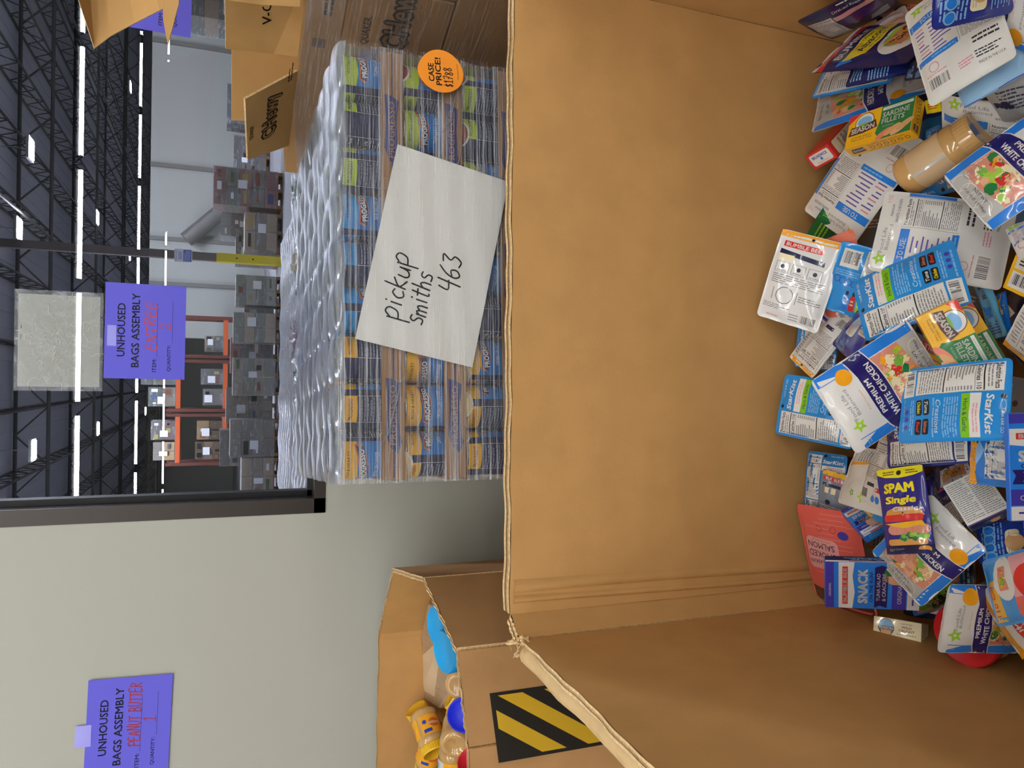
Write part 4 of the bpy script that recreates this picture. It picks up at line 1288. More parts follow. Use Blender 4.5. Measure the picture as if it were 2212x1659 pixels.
def nutrition(a, a0, b0, a1, b1, L=1, seed=1, big=None):
    a.rect(I_['white'], a0, b0, a1, b1, L)
    w, h = a1 - a0, b1 - b0
    for q in ((a0, a0 + w * .012), (a1 - w * .012, a1)): a.rect(I_['grey'], q[0], b0, q[1], b1, L + 1)
    a.text(I_['black'], 'Nutrition Facts', (a0 + a1) / 2, b1 - h * .055, w * .86, h * .06, L + 1, bold=.02)
    a.lines(I_['grey'], a0 + w * .06, b1 - h * .17, a1 - w * .15, b1 - h * .1, 2, L + 1, seed)
    a.rect(I_['black'], a0 + w * .04, b1 - h * .205, a1 - w * .04, b1 - h * .19, L + 1)
    if big:
        a.text(I_['black'], 'Calories ' + big, (a0 + a1) / 2, b1 - h * .25, w * .86, h * .055, L + 1, bold=.02)
    else:
        a.lines(I_['grey'], a0 + w * .06, b1 - h * .28, a1 - w * .06, b1 - h * .22, 2, L + 1, seed + 1)
    a.rect(I_['grey'], a0 + w * .04, b1 - h * .297, a1 - w * .04, b1 - h * .29, L + 1)
    rr = R_(seed + 5)
    for k in range(9):
        y = b1 - h * (.33 + .034 * k)
        a.rect(I_['grey'], a0 + w * .06, y - h * .008, a0 + w * rr.uniform(.35, .6), y + h * .008, L + 1)
        a.rect(I_['grey'], a1 - w * .2, y - h * .008, a1 - w * .06, y + h * .008, L + 1)
    a.rect(I_['black'], a0 + w * .04, b1 - h * .655, a1 - w * .04, b1 - h * .64, L + 1)
    a.lines(I_['grey'], a0 + w * .06, b0 + h * .03, a1 - w * .06, b1 - h * .67, 9, L + 1, seed + 2)
def food_back(a, sd):
    a.rect(I_['blue'], .9, -.1, 1.0, .62, 1)
    nutrition(a, .1, -.22, .88, .64, 1, sd)
    foodlife(a, -.25, .84, .62, .06, 1)
    a.text(I_['navy'], 'PREMIUM', .5, .82, .3, .035, 1); a.text(I_['navy'], 'WHITE CHICKEN', .5, .73, .6, .045, 1)
    a.text(I_['rose'], '9 OZ', .8, .9, .2, .06, 1)
    a.rect(I_['blue'], -.97, .5, .06, .64, 1); a.text(I_['white'], 'TO USE:', -.42, .57, .5, .085, 2, bold=.01)
    for k in range(8):
        y = .43 - k * .075
        rr = R_(sd * 9 + k)
        a.rect(I_['rose'] if k % 3 == 0 else I_['purple'], -.85, y - .012, -.85 + rr.uniform(.15, .3), y + .012, 1)
        a.rect(I_['purple'], -.5, y - .012, rr.uniform(-.25, .0), y + .012, 1)
    a.rect(I_['blue'], -.97, -.24, .06, -.14, 1); a.lines(I_['lblue'], -.6, -.22, .0, -.16, 1, 2, sd)
    a.ring(I_['rose'], -.62, -.38, .0075, .0012, 1); a.lines(I_['rose'], -.85, -.52, -.35, -.48, 1, 1, 2)
    a.barcode(I_['white'], I_['ink'], -.88, -.82, -.3, -.54, 1, sd)
    a.lines(I_['rose'], -.1, -.72, .25, -.58, 3, 1, 5)
    a.lines(I_['ink'], .32, -.44, .86, -.28, 2, 1, 6)
    a.lines(I_['ink'], .3, -.7, .85, -.55, 3, 1, 7); a.text(I_['ink'], 'MADE IN THE U.S.A', .58, -.78, .54, .05, 1)
def food_front(a, sd):
    for s in (-1, 1):
        a.rect(I_['blue'], min(s * .74, s), -.96, max(s * .74, s), .96 if s > 0 else .8, 1)
        a.poly(I_['white'], [(s * .76, .5), (s * .76, .92), (s * .97, .92)] if s < 0 else [(s * .76, .92), (s * .76, .5), (s * .9, .92)], 2)
    a.lines(I_['lblue'], -.97, .62, -.8, .72, 2, 2, 1)
    foodlife(a, .02, .66, .66, .07, 2)
    a.text(I_['salmon'], 'Fully Cooked', 0, .39, .5, .035, 2)
    foodpic(a, -.72, -.72, .72, .02, 1, sd, 80)
    band = [(-1, .13), (-.8, .22), (-.5, .28), (0, .3), (.5, .3), (1, .36), (1, .02), (.5, -.08), (0, -.1), (-.5, -.1), (-.8, -.14), (-1, -.2)]
    a.poly(I_['white'], [(x, y + (.022 if i < 6 else -.022)) for i, (x, y) in enumerate(band)], 4)
    a.poly(I_['navy'], band, 5)
    a.text(I_['white'], 'PREMIUM', -.06, .2, .88, .1, 6, bold=.03, rot=.02)
    a.text(I_['white'], 'WHITE CHICKEN', .0, .03, 1.36, .12, 6, bold=.03, rot=.02)
    a.disc(I_['orange'], .68, .5, .0125, 6); a.text(I_['yellow'], '90', .68, .5, .13, .08, 7)
    a.poly(I_['lgrey'], [(-.74, -.98), (-.74, -.66), (-.3, -.74), (.3, -.66), (.74, -.6), (.74, -.98)], 3)
    for k in range(4):
        a.ring(I_['white'], -.5 + .3 * k, -.86, .012, .0008, 3.5, 16)
    a.text(I_['ink'], 'NET WT', .1, -.76, .5, .055, 5); a.text(I_['ink'], '7.0 OZ (198g)', .1, -.88, .85, .055, 5)
    a.ring(I_['grey'], -.55, -.62, .011, .001, 5); a.lines(I_['grey'], -.63, -.66, -.47, -.58, 3, 5, 2)
def food_top(a, sd):
    foodlife(a, -.2, -.1, .6, .06, 2)
    star5(a, I_['mint'], -.55, .35, .008, 2)
    a.poly(I_['orange'], [(.3, .9), (.42, .9), (.55, -.2), (.5, -.2)], 1)
    a.lines(I_['grey'], .5, -.8, .9, .6, 12, 1, sd)
def star(a, sd, base='sblue', strip='green', strip_t='Herb & Garlic', cal='110', body=True):
    a.disc(I_['black'], -.06, .9, .0035, 2, n=10)
    a.text(I_['white'], 'TEAR EAR GO', .52, .9, .62, .05, 1)
    nutrition(a, -.93, -.66, -.2, .9, 1, sd, cal)
    a.text(I_['white'], 'StarKist', .36, .7, 1.0, .13, 2, bold=.03, shear=.2)
    a.rect(I_['white'], -.16, .38, .92, .56, 1); a.lines(I_['pink'], .1, .42, .8, .53, 2, 2, sd)
    if strip:
        a.rect(I_[strip], -.16, .23, .92, .38, 1); a.text(I_['dnavy'], strip_t, .38, .305, .8, .08, 2)
    if body:
        a.lines(I_['lblue'], -.1, -.1, .9, .18, 6, 1, sd + 3, .55)
        a.text(I_['white'], 'Creations', .38, -.19, .85, .09, 1, shear=.25); a.lines(I_['lblue'], -.1, -.3, .9, -.25, 1, 1, 5, .6)
        for i, (x, y, t_, c) in enumerate(((.12, -.42, 'Tuna', 'white'), (.62, -.42, 'Salmon', 'salmon'), (.12, -.57, 'Chicken', 'lemon'), (.62, -.57, 'Beef', 'red'))):
            a.rrect(I_['black'], x - .2, y - .062, x + .2, y + .062, .0025, 1)
            a.text(I_[c], t_, x, y, .3, .07, 2, shear=.25, bold=.02)
        a.lines(I_['lblue'], -.1, -.76, .9, -.67, 2, 1, 8, .5)
        for k in range(3): a.disc(I_['vio'], .2 + k * .2, -.83, .0035, 1, n=10)
        a.lines(I_['lblue'], -.15, -.93, .7, -.88, 1, 1, 9, .6)
    a.barcode(I_['white'], I_['ink'], -.93, -.95, -.2, -.7, 1, sd + 1, 18)
def bumble_back(a, sd, top='orange'):
    a.rect(I_[top], -1, .86, 1, 1, 1); a.disc(I_['black'], .02, .92, .003, 2, n=10)
    if sd % 2 == 0:
        a.rect(I_['red'], -.8, .66, .45, .78, 1); a.text(I_['white'], 'BUMBLE BEE', -.18, .72, 1.1, .08, 2, bold=.02)
        a.poly(I_['dnavy'], [(-.85, .5), (-.85, .6), (.6, .52), (.6, .42)], 1); a.rect(I_['cream'], -.8, .36, -.35, .5, 2)
        for k in range(3):
            x = -.62 + k * .52
            for q in ((x - .22, .1, x + .22, .11), (x - .22, .32, x + .22, .33), (x - .22, .1, x - .2, .33), (x + .2, .1, x + .22, .33)): a.rect(I_['grey'], *q, 1)
            a.disc(I_['ink'], x, .23, .004, 1, n=10); a.lines(I_['grey'], x - .15, .12, x + .15, .16, 1, 1, k)
        a.lines(I_['grey'], -.85, -.15, .8, .07, 5, 1, sd)
        a.ring(I_['ink'], -.3, -.38, .016, .0012, 1)
        for s in (-.68, .08): a.rect(I_['ink'], s - .008, -.52, s + .008, -.24, 1)
        a.lines(I_['grey'], .15, -.45, .85, -.3, 3, 1, 3)
        a.lines(I_['grey'], -.9, -.72, .0, -.6, 3, 1, 4); a.lines(I_['rose'], -.7, -.9, -.1, -.85, 1, 1, 4); a.lines(I_['grey'], .0, -.9, .3, -.72, 3, 1, 6)
        a.barcode(I_['white'], I_['ink'], .3, -.94, .9, -.68, 1, sd)
    else:
        nutrition(a, -.9, -.3, .55, .8, 1, sd, '80')
        a.lines(I_['grey'], .62, -.3, .9, .75, 12, 1, sd)
        a.rect(I_['dnavy'], -.4, -.5, .1, -.4, 1); a.rect(I_['red'], .3, -.6, .8, -.48, 1)
        a.barcode(I_['white'], I_['ink'], -.85, -.92, -.2, -.55, 1, sd)
        for k in range(2): a.disc(I_['blue'], .2 + k * .35, -.8, .006, 1, n=12)
def bumble_front(a, sd):
    a.rect(I_['orange'], -1, .74, 1, 1, 1); a.text(I_['cream'], '17g PROTEIN', -.25, .87, 1.0, .09, 2, bold=.02)
    a.rect(I_['white'], -1, .48, 1, .74, 1)
    a.rect(I_['red'], -.9, .2, .9, .46, 1); a.text(I_['white'], 'BUMBLE BEE', 0, .33, 1.5, .15, 2, bold=.03)
    foodpic(a, -.8, -.7, .8, .1, 1, sd, 30)
def albacore(a, sd):
    a.rect(I_['white'], -1, .9, 1, 1, 1)
    a.rect(I_['red'], -1, .76, 1, .9, 2); a.text(I_['white'], '2.5 OZ', -.65, .83, .3, .07, 3); a.lines(I_['pink'], -.3, .8, .6, .86, 1, 3, 2)
    a.text(I_['white'], 'BUMBLE', .05, .6, 1.4, .16, 2, bold=.03)
    a.poly(I_['blue'], [(-.9, .5), (-.75, .2), (-.55, .42)], 1)
    a.poly(I_['lemon'], [(-.75, .42), (.85, .46), (.95, .0), (-.55, .02)], 2)
    a.text(I_['ink'], 'WILD CAUGHT', .1, .36, .8, .06, 3); a.text(I_['ink'], 'Albacore', .12, .22, 1.1, .16, 3, bold=.02); a.text(I_['ink'], 'IN WATER', .1, .08, .7, .06, 3)
    a.disc(I_['white'], .1, -.42, .052, 1, ry=.034, n=28); a.disc(I_['lime'], .15, -.38, .038, 2, ry=.025)
    foodpic(a, -.3, -.58, .6, -.22, 3, sd, 26, ['salmon', 'peach', 'brown', 'tan', 'orange'], .012)
def navy_generic(a, sd, extra=None):
    a.lines(I_['lblue'], -.8, .55, .3, .9, 4, 1, sd, .5)
    a.rrect(I_['white'], -.2, -.2, .8, .4, .006, 1); a.lines(I_['lgrey'], -.1, -.1, .7, .3, 6, 2, sd)
    a.lines(I_['lblue'], -.9, -.2, -.35, .4, 7, 1, sd + 1, .45)
    if extra: a.rect(I_[extra], -.9, -.6, -.2, -.35, 1); a.lines(I_['red'], -.8, -.55, -.3, -.4, 1, 2, sd)
    a.barcode(I_['white'], I_['ink'], .1, -.9, .8, -.4, 1, sd, 14)
def navy_back(a, sd):
    nutrition(a, -.92, -.75, -.3, .6, 1, sd)
    a.text(I_['white'], 'Drained Product', .25, .72, .9, .09, 1); a.lines(I_['white'], .0, .86, .8, .93, 1, 1, 2)
    a.rect(I_['pink'], -.28, .35, .85, .55, 1); a.rect(I_['plum'], -.28, -.1, .8, .3, 1)
    a.poly(I_['grey'], [(.3, -.5), (.8, -.55), (.85, -.2), (.4, -.25)], 1)
def navy_circles(a, sd):
    for k in range(4):
        x = -.75 + .4 * k
        a.ring(I_['lblue'], x, .62, .0085, .0022, 1); a.disc(I_['blue'], x, .62, .006, 1, n=12)
    a.lines(I_['lblue'], -.8, .72, .8, .88, 2, 1, sd, .5); a.lines(I_['lblue'], -.85, .2, .8, .5, 3, 1, sd + 2, .45)
    a.rrect(I_['cream'], -.7, -.25, .4, .16, .006, 1); a.disc(I_['tan'], -.2, -.1, .013, 2); a.lines(I_['lgrey'], -.6, .0, .3, .12, 2, 2, 4)
    for k in range(7): a.rect(I_['lblue'], -.75 + (k % 2) * .1, -.4 - k * .075, .8, -.375 - k * .075, 1)
def pink_back(a, sd):
    a.rect(I_['salmon'], -1, .78, 1, 1, 1); a.text(I_['pink'], 'Chicken', -.4, .68, .8, .09, 2)
    a.poly(I_['black'], [(-.5, .4), (-.3, .36), (.3, .4), (.35, .48), (.1, .47), (.08, .54), (-.02, .54), (-.04, .46), (-.45, .46)], 2); a.rect(I_['black'], -.24, .46, -.22, .6, 2)
    a.lines(I_['pink'], -.7, .0, .3, .3, 7, 1, sd, .3)
    a.barcode(I_['white'], I_['ink'], -.5, -.72, .3, -.5, 1, sd)
    a.lines(I_['brown'], -.5, -.85, .4, -.76, 2, 1, 3)
def salmon(a, sd):
    a.rect(I_['brown'], -1, .62, 1, 1, 1); a.text(I_['pink'], 'LOX', -.4, .74, .6, .12, 2); a.text(I_['pink'], '3 OZ', .25, .86, .5, .1, 2)
    rr = R_(4)
    for k in range(16): a.rect(I_['pink'], rr.uniform(-.9, 0), -.9 + k * .09, rr.uniform(.1, .9), -.9 + k * .09 + .007, 1)
    a.rrect(I_['pink'], -.3, -.42, .82, .2, .012, 1)
    for t_, y, h_ in (('WILD ALASKAN', .06, .075), ('SMOKED', -.1, .12), ('SALMON', -.27, .12)): a.text(I_['brown'], t_, .28, y, .95, h_, 3, bold=.01)
    a.lines(I_['meat'], -.1, -.4, .6, -.35, 1, 2, 2)
    a.disc(I_['mint'], -.1, .46, .009, 2); a.text(I_['red'], 'S', .3, .5, .2, .12, 2, bold=.02)
    for k in (-.2, .25): a.ring(I_['brown'], k, -.62, .008, .001, 1, 4)
    a.disc(I_['vio'], -.5, -.55, .012, 1, ry=.008)
def spam(a, sd):
    a.text(I_['lemon'], 'SPAM', -.08, .52, 1.3, .24, 2, bold=.055)
    a.text(I_['lemon'], 'Single', -.05, .22, 1.3, .22, 2, bold=.05, shear=.12)
    a.text(I_['white'], 'Classic', .1, .03, 1.05, .11, 4, bold=.03, shear=.2)
    a.poly(I_['bun'], [(-.8, -.12), (-.7, .0), (-.4, .06), (0, .08), (.4, .06), (.7, -.02), (.82, -.14)], 1)
    a.rrect(I_['red'], -.85, -.26, .75, -.1, .004, 2); a.rrect(I_['meat'], -.72, -.56, .95, -.34, .008, 1)
    a.poly(I_['yellow'], [(-.85, -.3), (.7, -.26), (.85, -.4), (.6, -.36), (.0, -.42), (-.5, -.36)], 3)
    for k in range(3): a.rect(I_['salmon'], -.4 + .35 * k, -.54, -.34 + .35 * k, -.4, 3)
    rr = R_(2)
    for k in range(16): a.disc(I_[rr.choice(['dgreen', 'mint', 'lime'])], rr.uniform(-.3, .85), rr.uniform(-.68, -.56), .004, 2 + .05 * k, n=7)
    a.rrect(I_['bun'], -.8, -.8, .8, -.66, .004, 1.5)
    a.rect(I_['dnavy'], -1, -1, 1, -.8, 2); a.text(I_['lgrey'], 'FULLY COOKED', -.5, -.9, .6, .06, 3)
    a.disc(I_['bun'], .65, -.9, .01, 3, ry=.005)
def salad_navy(a, sd):
    a.poly(I_['white'], [(-.8, -.6), (.8, -.6), (.8, .3), (-.6, .3)], 1); foodpic(a, -.6, -.4, .6, .2, 2, sd, 20, ['orange', 'mint', 'dgreen', 'salmon'], .012)
    a.rect(I_['red'], -1, -.75, 1, -.66, 1)
def sauce(a, sd):
    a.barcode(I_['white'], I_['ink'], -.8, .35, -.1, .85, 1, sd); nutrition(a, .05, .1, .9, .9, 1, sd)
    for k in range(5): a.ring(I_['vio'], -.75 + .22 * k, .0 - .02 * k, .006, .0012, 1)
    a.lines(I_['lblue'], -.9, .1, .0, .28, 3, 1, 2)
    for k, c in enumerate(('blue', 'red', 'lime', 'salmon', 'orange')):
        x = -.25 + .24 * k
        a.rrect(I_[c], x - .1, -.85, x + .1, -.4, .003, 1); a.rect(I_['black'], x - .05, -.4, x + .05, -.28, 1); a.lines(I_['white'], x - .06, -.7, x + .06, -.5, 2, 2, k)
def orange_star(a, sd):
    a.rect(I_['peach'], -1, .72, 1, 1, 1); a.rect(I_['orange'], -.98, .74, .98, .98, 2); a.disc(I_['black'], .75, .8, .005, 3, n=12); a.lines(I_['tan'], -.7, .82, .5, .9, 1, 3, 2)
    a.poly(I_['lblue'], [(-.2, .72), (.9, .72), (.4, .4)], 1)
    nutrition(a, -.72, -.9, .85, .4, 1, sd)
def tomato(a, sd):
    a.rect(I_['yellow'], -.9, .55, .3, .95, 1); a.text(I_['red'], '110 Cal', -.3, .8, .9, .16, 2, bold=.02)
    a.rect(I_['sblue'], .3, .5, .95, .95, 1)
    a.rect(I_['coral'], -.9, -.95, .9, .1, 1); a.rect(I_['pink'], -.3, -.95, .9, .1, 2)
    a.disc(I_['white'], .3, .3, .03, 3, ry=.02); foodpic(a, -.05, .2, .65, .46, 4, sd, 14, ['orange', 'yellow', 'red', 'mint'], .008)
    a.disc(I_['red'], .1, -.38, .022, 4); a.disc(I_['mint'], -.25, -.5, .014, 5, ry=.01); a.disc(I_['coral'], -.2, -.55, .007, 6)
    for y in (-.5, -.7): a.lines(I_['brown'], -.85, y - .05, -.45, y + .05, 1, 3, 3)
def celery(a, sd):
    foodpic(a, -.85, -.85, .85, .5, 1, sd, 36, ['lime', 'mint', 'lime', 'lgrey', 'black', 'dgreen'], .02)
def lightblue(a, sd):
    a.rect(I_['vio'], -1, -.97, 1, -.94, 1); a.rect(I_['vio'], -1, -1, -.96, 1, 1); a.disc(I_['black'], .3, -.85, .0035, 1, n=10); a.disc(I_['vio'], .3, -.55, .02, 1, ry=.009)
def slim(a, sd):
    a.barcode(I_['lblue'], I_['ink'], -.8, .1, .5, .85, 1, sd, 16, False); a.poly(I_['blue'], [(-.6, -.05), (.5, -.1), (.3, -.4), (-.3, -.4)], 1); a.lines(I_['vio'], -.6, -.9, .6, -.5, 5, 1, sd)
def tabyellow(a, sd):
    a.rect(I_['yellow'], -.7, .2, .8, .9, 1); a.text(I_['red'], 'CS', .3, .45, .5, .2, 2); a.rect(I_['white'], -.2, .0, .8, .2, 1); a.lines(I_['ink'], -.1, .05, .7, .15, 1, 2, 1)
def yel_star(a, sd):
    a.rect(I_['yellow'], -.9, -.2, .0, .9, 1); a.text(I_['red'], '90', -.5, .4, .4, .3, 2)
def dark_food(a, sd):
    foodpic(a, -.8, -.9, .8, .3, 1, sd, 24, ['brown', 'dgreen', 'brown', 'black', 'salmon'], .014); a.rect(I_['yellow'], -1, .4, 1, .9, 1); a.rect(I_['mint'], -.2, .4, .5, .7, 2)
def pink_white(a, sd):
    for k in range(7): a.rect(I_[('pink', 'meat', 'white')[k % 3]], -.95, -.9 + k * .26, .95, -.75 + k * .26, 1)
    a.poly(I_['grey'], [(-.7, .3), (-.4, .5), (-.2, .3), (-.5, .1)], 2)
def grey_clear(a, sd):
    a.lines(I_['ink'], -.6, -.3, .4, .6, 6, 1, sd); a.rect(I_['dnavy'], -.9, -.2, -.2, .05, 1); a.disc(I_['mint'], .5, -.4, .006, 1)
def grey_bumble(a, sd):
    a.rect(I_['yellow'], -1, .78, 1, 1, 1); a.rect(I_['red'], -.8, .56, .9, .74, 1); a.text(I_['white'], 'BUMBLE BEE', .05, .65, 1.4, .12, 2, bold=.02)
    a.rect(I_['dnavy'], -.8, .3, .8, .44, 1); a.rect(I_['cream'], -.6, .0, .1, .26, 1); a.disc(I_['ink'], -.3, -.4, .005, 1); a.lines(I_['white'], -.8, -.8, .6, -.55, 3, 1, 2)
# film colour, artist, words
KINDS = {
 'food_back': ('#deddd8', food_back), 'food_front': ('#e0dfda', food_front), 'food_top': ('#deddd8', food_top),
 'star_back': ('#1e8ad6', star), 'star_navy': ('#1c2a7c', lambda a, s: star(a, s, strip=None, cal='70')), 'star_dark': ('#1f78b8', lambda a, s: star(a, s, strip=None, cal='110', body=False)),
 'star_white': ('#2a90dc', lambda a, s: (a.rect(I_['white'], -.88, -.88, .92, .95, .5), nutrition(a, -.85, -.8, .0, .9, 1, s))), 'star_sauce': ('#1f8fdc', sauce), 'star_yellow': ('#35a0e0', yel_star),
 'star_orange': ('#2a78c8', orange_star), 'star_tomato': ('#4a9be0', tomato), 'star_celery': ('#2484e0', celery), 'star_yellowtab': ('#1f78d8', tabyellow),
 'bumble_back': ('#dcdcdb', bumble_back), 'bumble_front': ('#d8d4cc', bumble_front), 'albacore': ('#20225c', albacore), 'pink_back': ('#e2705f', pink_back), 'pink_white': ('#d0c4c0', pink_white),
 'salmon': ('#e5645a', salmon), 'spam': ('#2c2480', spam), 'navy_back': ('#1d1c48', navy_back), 'navy_circles': ('#23318a', navy_circles), 'navy_white': ('#1c2560', navy_generic), 'navy_barcode': ('#171a3c', navy_generic),
 'navy_yellowtab': ('#161640', lambda a, s: navy_generic(a, s, 'yellow')), 'navy_metal': ('#16349c', navy_generic), 'navy_metal2': ('#15389a', navy_circles), 'salad_navy': ('#1c2058', salad_navy), 'purple_metal': ('#3a32a0', navy_generic),
 'dark_food': ('#2a2418', dark_food), 'lightblue_back': ('#8fb6d6', lightblue), 'lightblue_slim': ('#5fb2dc', slim), 'blue_slim': ('#2f80cc', slim), 'grey_clear': ('#9a9a98', grey_clear), 'grey_bumble': ('#7f8694', grey_bumble),
}
def pouch(name, label, kind, Wp, Hp, loc, ex, ey, seed, puff=None, group=None):
    rr = R_(seed)
    colr, art = KINDS[kind]
    fm = film(colr)
    puff = puff or min(.011, .11 * min(Wp, Hp))
    ph_ = [rr.uniform(0, 6.28) for _ in range(8)]
    bx, by = rr.uniform(-.5, .5), rr.uniform(-.7, .3)
    am = .0009
    def srf(x, y, o):
        u, v = x / (Wp / 2), y / (Hp / 2)
        p = puff * (max(0, 1 - abs(u * 1.06) ** 2.6) * max(0, 1 - abs(v * 1.07) ** 2.6)) ** .62
        q = min(1, p / puff * 1.5)
        w = am * (math.sin(u * 6 + v * 3 + ph_[0]) + .7 * math.sin(v * 9 - u * 4 + ph_[1]) + .6 * math.sin(u * 13 + ph_[2]) * math.sin(v * 8 + ph_[3])) * q
        ed = .0012 * (1 - q) * math.sin(u * 7 + ph_[4]) * math.sin(v * 6 + ph_[5])
        return (x, y, p * .75 - puff * .45 + w + ed + bx * x * x + by * y * y + o)
    def under(x, y):
        a_ = srf(x, y, 0)
        b_ = bx * x * x + by * y * y - puff * .45
        return (x, y, b_ - (a_[2] - b_) * .6 - .0006)
    rc = min(.008, Wp * .09)
    def rnd(u, v):      # rounded corners
        x, y = u * Wp / 2, v * Hp / 2
        dx, dy = abs(x) - (Wp / 2 - rc), abs(y) - (Hp / 2 - rc)
        if dx > 0 and dy > 0:
            l = max(dx, dy)
            h = math.hypot(dx, dy)
            x = math.copysign(Wp / 2 - rc + dx * l / h, x)
            y = math.copysign(Hp / 2 - rc + dy * l / h, y)
        return x, y
    ax = [-1, -.985, -.95, -.9] + [-.9 + 1.8 * k / 16 for k in range(1, 16)] + [.9, .95, .985, 1]
    mb = MB()
    n = len(ax)
    P = [rnd(u, v) for v in ax for u in ax]
    Fq = [(j * n + i, j * n + i + 1, (j + 1) * n + i + 1, (j + 1) * n + i) for j in range(n - 1) for i in range(n - 1)]
    mb.add([srf(x, y, 0) for x, y in P], Fq, fm, True)
    mb.add([under(x, y) for x, y in P], [tuple(reversed(f)) for f in Fq], fm, True)
    art(Art(mb, lambda x, y, o: srf(max(-Wp * .495, min(Wp * .495, x)), max(-Hp * .495, min(Hp * .495, y)), o), Wp, Hp, .0075, 1.7e-4), seed)
    o = mb.build(name, None, frame(loc, ex, ey))
    if kind == 'spam':
        m2 = MB()
        hd = lambda x, y, o_: srf(x, y, .0012 + o_)
        pts = []
        yl = film('#e6dc1e')
        a = Art(m2, lambda x, y, o_: hd(x * .99, min(y, Hp * .497), o_), Wp, Hp, .0075, 1.7e-4)
        a.poly(yl, [(-1.0, .97), (-.97, .86), (-.6, .78), (0, .745), (.6, .77), (.97, .84), (1.0, .97), (.9, 1.0), (-.9, 1.0)], 0)
        a.disc(I_['black'], 0, .87, .004, 1, n=12)
        a.lines(I_['brown'], -.7, .82, -.2, .93, 2, 1, 2); a.lines(I_['brown'], .3, .82, .8, .93, 2, 1, 3)
        tag(m2.build('header', o), 'yellow header with a hang hole')
    return tag(o, label, 'pouch', group)
# ---- little cartons
def season(a, sd):
    a.rect(I_['yellow'], -1, -1, 1, 1, .5)
    a.poly(I_['dgreen'], [(.02, 1), (1, 1), (1, -1), (.1, -1), (-.08, -.55), (.02, .2)], 1)
    a.rect(I_['white'], .06, .7, .96, .88, 2); a.text(I_['grey'], 'SKINLESS & BONELESS', .5, .79, .7, .09, 3)
    a.text(I_['white'], 'SARDINE', .48, .42, .8, .32, 2, bold=.03); a.text(I_['white'], 'FILLETS', .42, .05, .68, .32, 2, bold=.03)
    a.text(I_['lgrey'], 'IN OLIVE OIL', .3, -.28, .34, .1, 2)
    for k, (x, y) in enumerate(((.2, -.72), (.45, -.62), (.66, -.7), (.82, -.5))):
        a.disc(I_[('salmon', 'tan', 'peach', 'tan')[k]], x, y, .016, 3 + k, ry=.0055, rot=.5, n=14)
    a.poly(I_['red'], [(-1, 1), (-.62, 1), (-1, .45)], 1)
    a.disc(I_['brown'], -.48, .38, .0175, 1, n=24); a.disc(I_['white'], -.48, .38, .0162, 2, n=24); a.disc(I_['lblue'], -.48, .42, .013, 3, ry=.009); a.disc(I_['mint'], -.48, .18, .011, 4, ry=.004)
    a.poly(I_['brown'], [(-.95, -.3), (-.88, .22), (-.5, .14), (-.12, .34), (-.04, -.16), (-.45, -.3)], 5)
    a.text(I_['white'], 'SEASON', -.5, -.02, .74, .34, 6, rot=.05, bold=.05)
    a.text(I_['brown'], '3X MORE OMEGA 3', -.5, -.48, .66, .1, 2); a.text(I_['brown'], 'THAN LIGHT TUNA', -.5, -.63, .66, .1, 2); a.lines(I_['orange'], -.9, -.92, -.1, -.8, 1, 2, sd)
def season_side(a, sd):
    a.rect(I_['yellow'], -1, -1, 1, 1, .5); a.poly(I_['brown'], [(-.9, -.5), (-.85, .5), (-.5, .5), (-.48, -.5)], 1); a.text(I_['white'], 'SEASON', -.68, 0, .34, .5, 2, bold=.04)
    a.lines(I_['brown'], -.35, .45, .8, .62, 1, 1, sd)
    for k in range(6): a.ring(I_['brown'], -.25 + .21 * k, -.1, .0042, .0012, 1, 12)
    a.lines(I_['brown'], -.4, -.8, .5, -.6, 1, 1, sd + 1)
def snack(a, sd):
    a.rect(I_['blue'], -1, -1, 1, 1, .5); a.rect(I_['vio'], -1, .82, 1, 1, 1); a.text(I_['white'], 'ORIGINAL', -.2, .91, .6, .05, 2)
    a.poly(I_['white'], [(-1, .42), (-.3, .37), (.4, .42), (1, .38), (1, .72), (-1, .72)], 1)
    a.rect(I_['red'], -.82, .52, .82, .64, 2); a.text(I_['white'], 'BUMBLE BEE', 0, .58, 1.5, .085, 3, bold=.03)
    a.text(I_['white'], 'SNACK', -.02, .2, 1.5, .22, 2, bold=.05); a.text(I_['navy'], 'ON THE RUN!', -.05, .02, 1.3, .08, 2, bold=.02)
    a.poly(I_['navy'], [(-.95, .0 - .05), (-.85, -.16), (-.95, -.32), (.8, -.34), (.9, -.2), (.8, -.05)], 2)
    a.text(I_['white'], 'TUNA SALAD', -.05, -.13, 1.2, .08, 3, bold=.02); a.text(I_['white'], '& CRACKERS', -.05, -.25, 1.2, .08, 3, bold=.02)
    a.disc(I_['peach'], .45, -.5, .019, 2); a.disc(I_['dgreen'], .62, -.38, .009, 3)
    a.rect(I_['vio'], -1, -.72, 1, -.42, 1); a.text(I_['white'], 'ORIGINAL', -.3, -.58, .9, .1, 3, bold=.02)
    a.rect(I_['white'], -1, -1, 1, -.74, 2); a.lines(I_['vio'], -.8, -.9, .6, -.82, 1, 3, sd)
def snack_side(a, sd):
    a.rect(I_['dnavy'] if sd % 2 else I_['blue'], -1, -1, 1, 1, .5); a.rect(I_['white'], -1, .55, 1, 1, 1); a.rect(I_['red'], -.5, .65, .5, .9, 2)
    a.text(I_['lblue'], 'SNACK', -.1, .1, 1.2, .5, 2, bold=.03); a.lines(I_['lblue'], -.7, -.6, .6, -.2, 2, 1, sd)
def snack_text(a, sd):
    a.rect(I_['white'], -1, -1, 1, 1, .5)
    for k in range(2): a.lines(I_['grey'], -.92 + k * .96, -.92, -.04 + k * .96, .92, 20, 1, sd + k, .4)
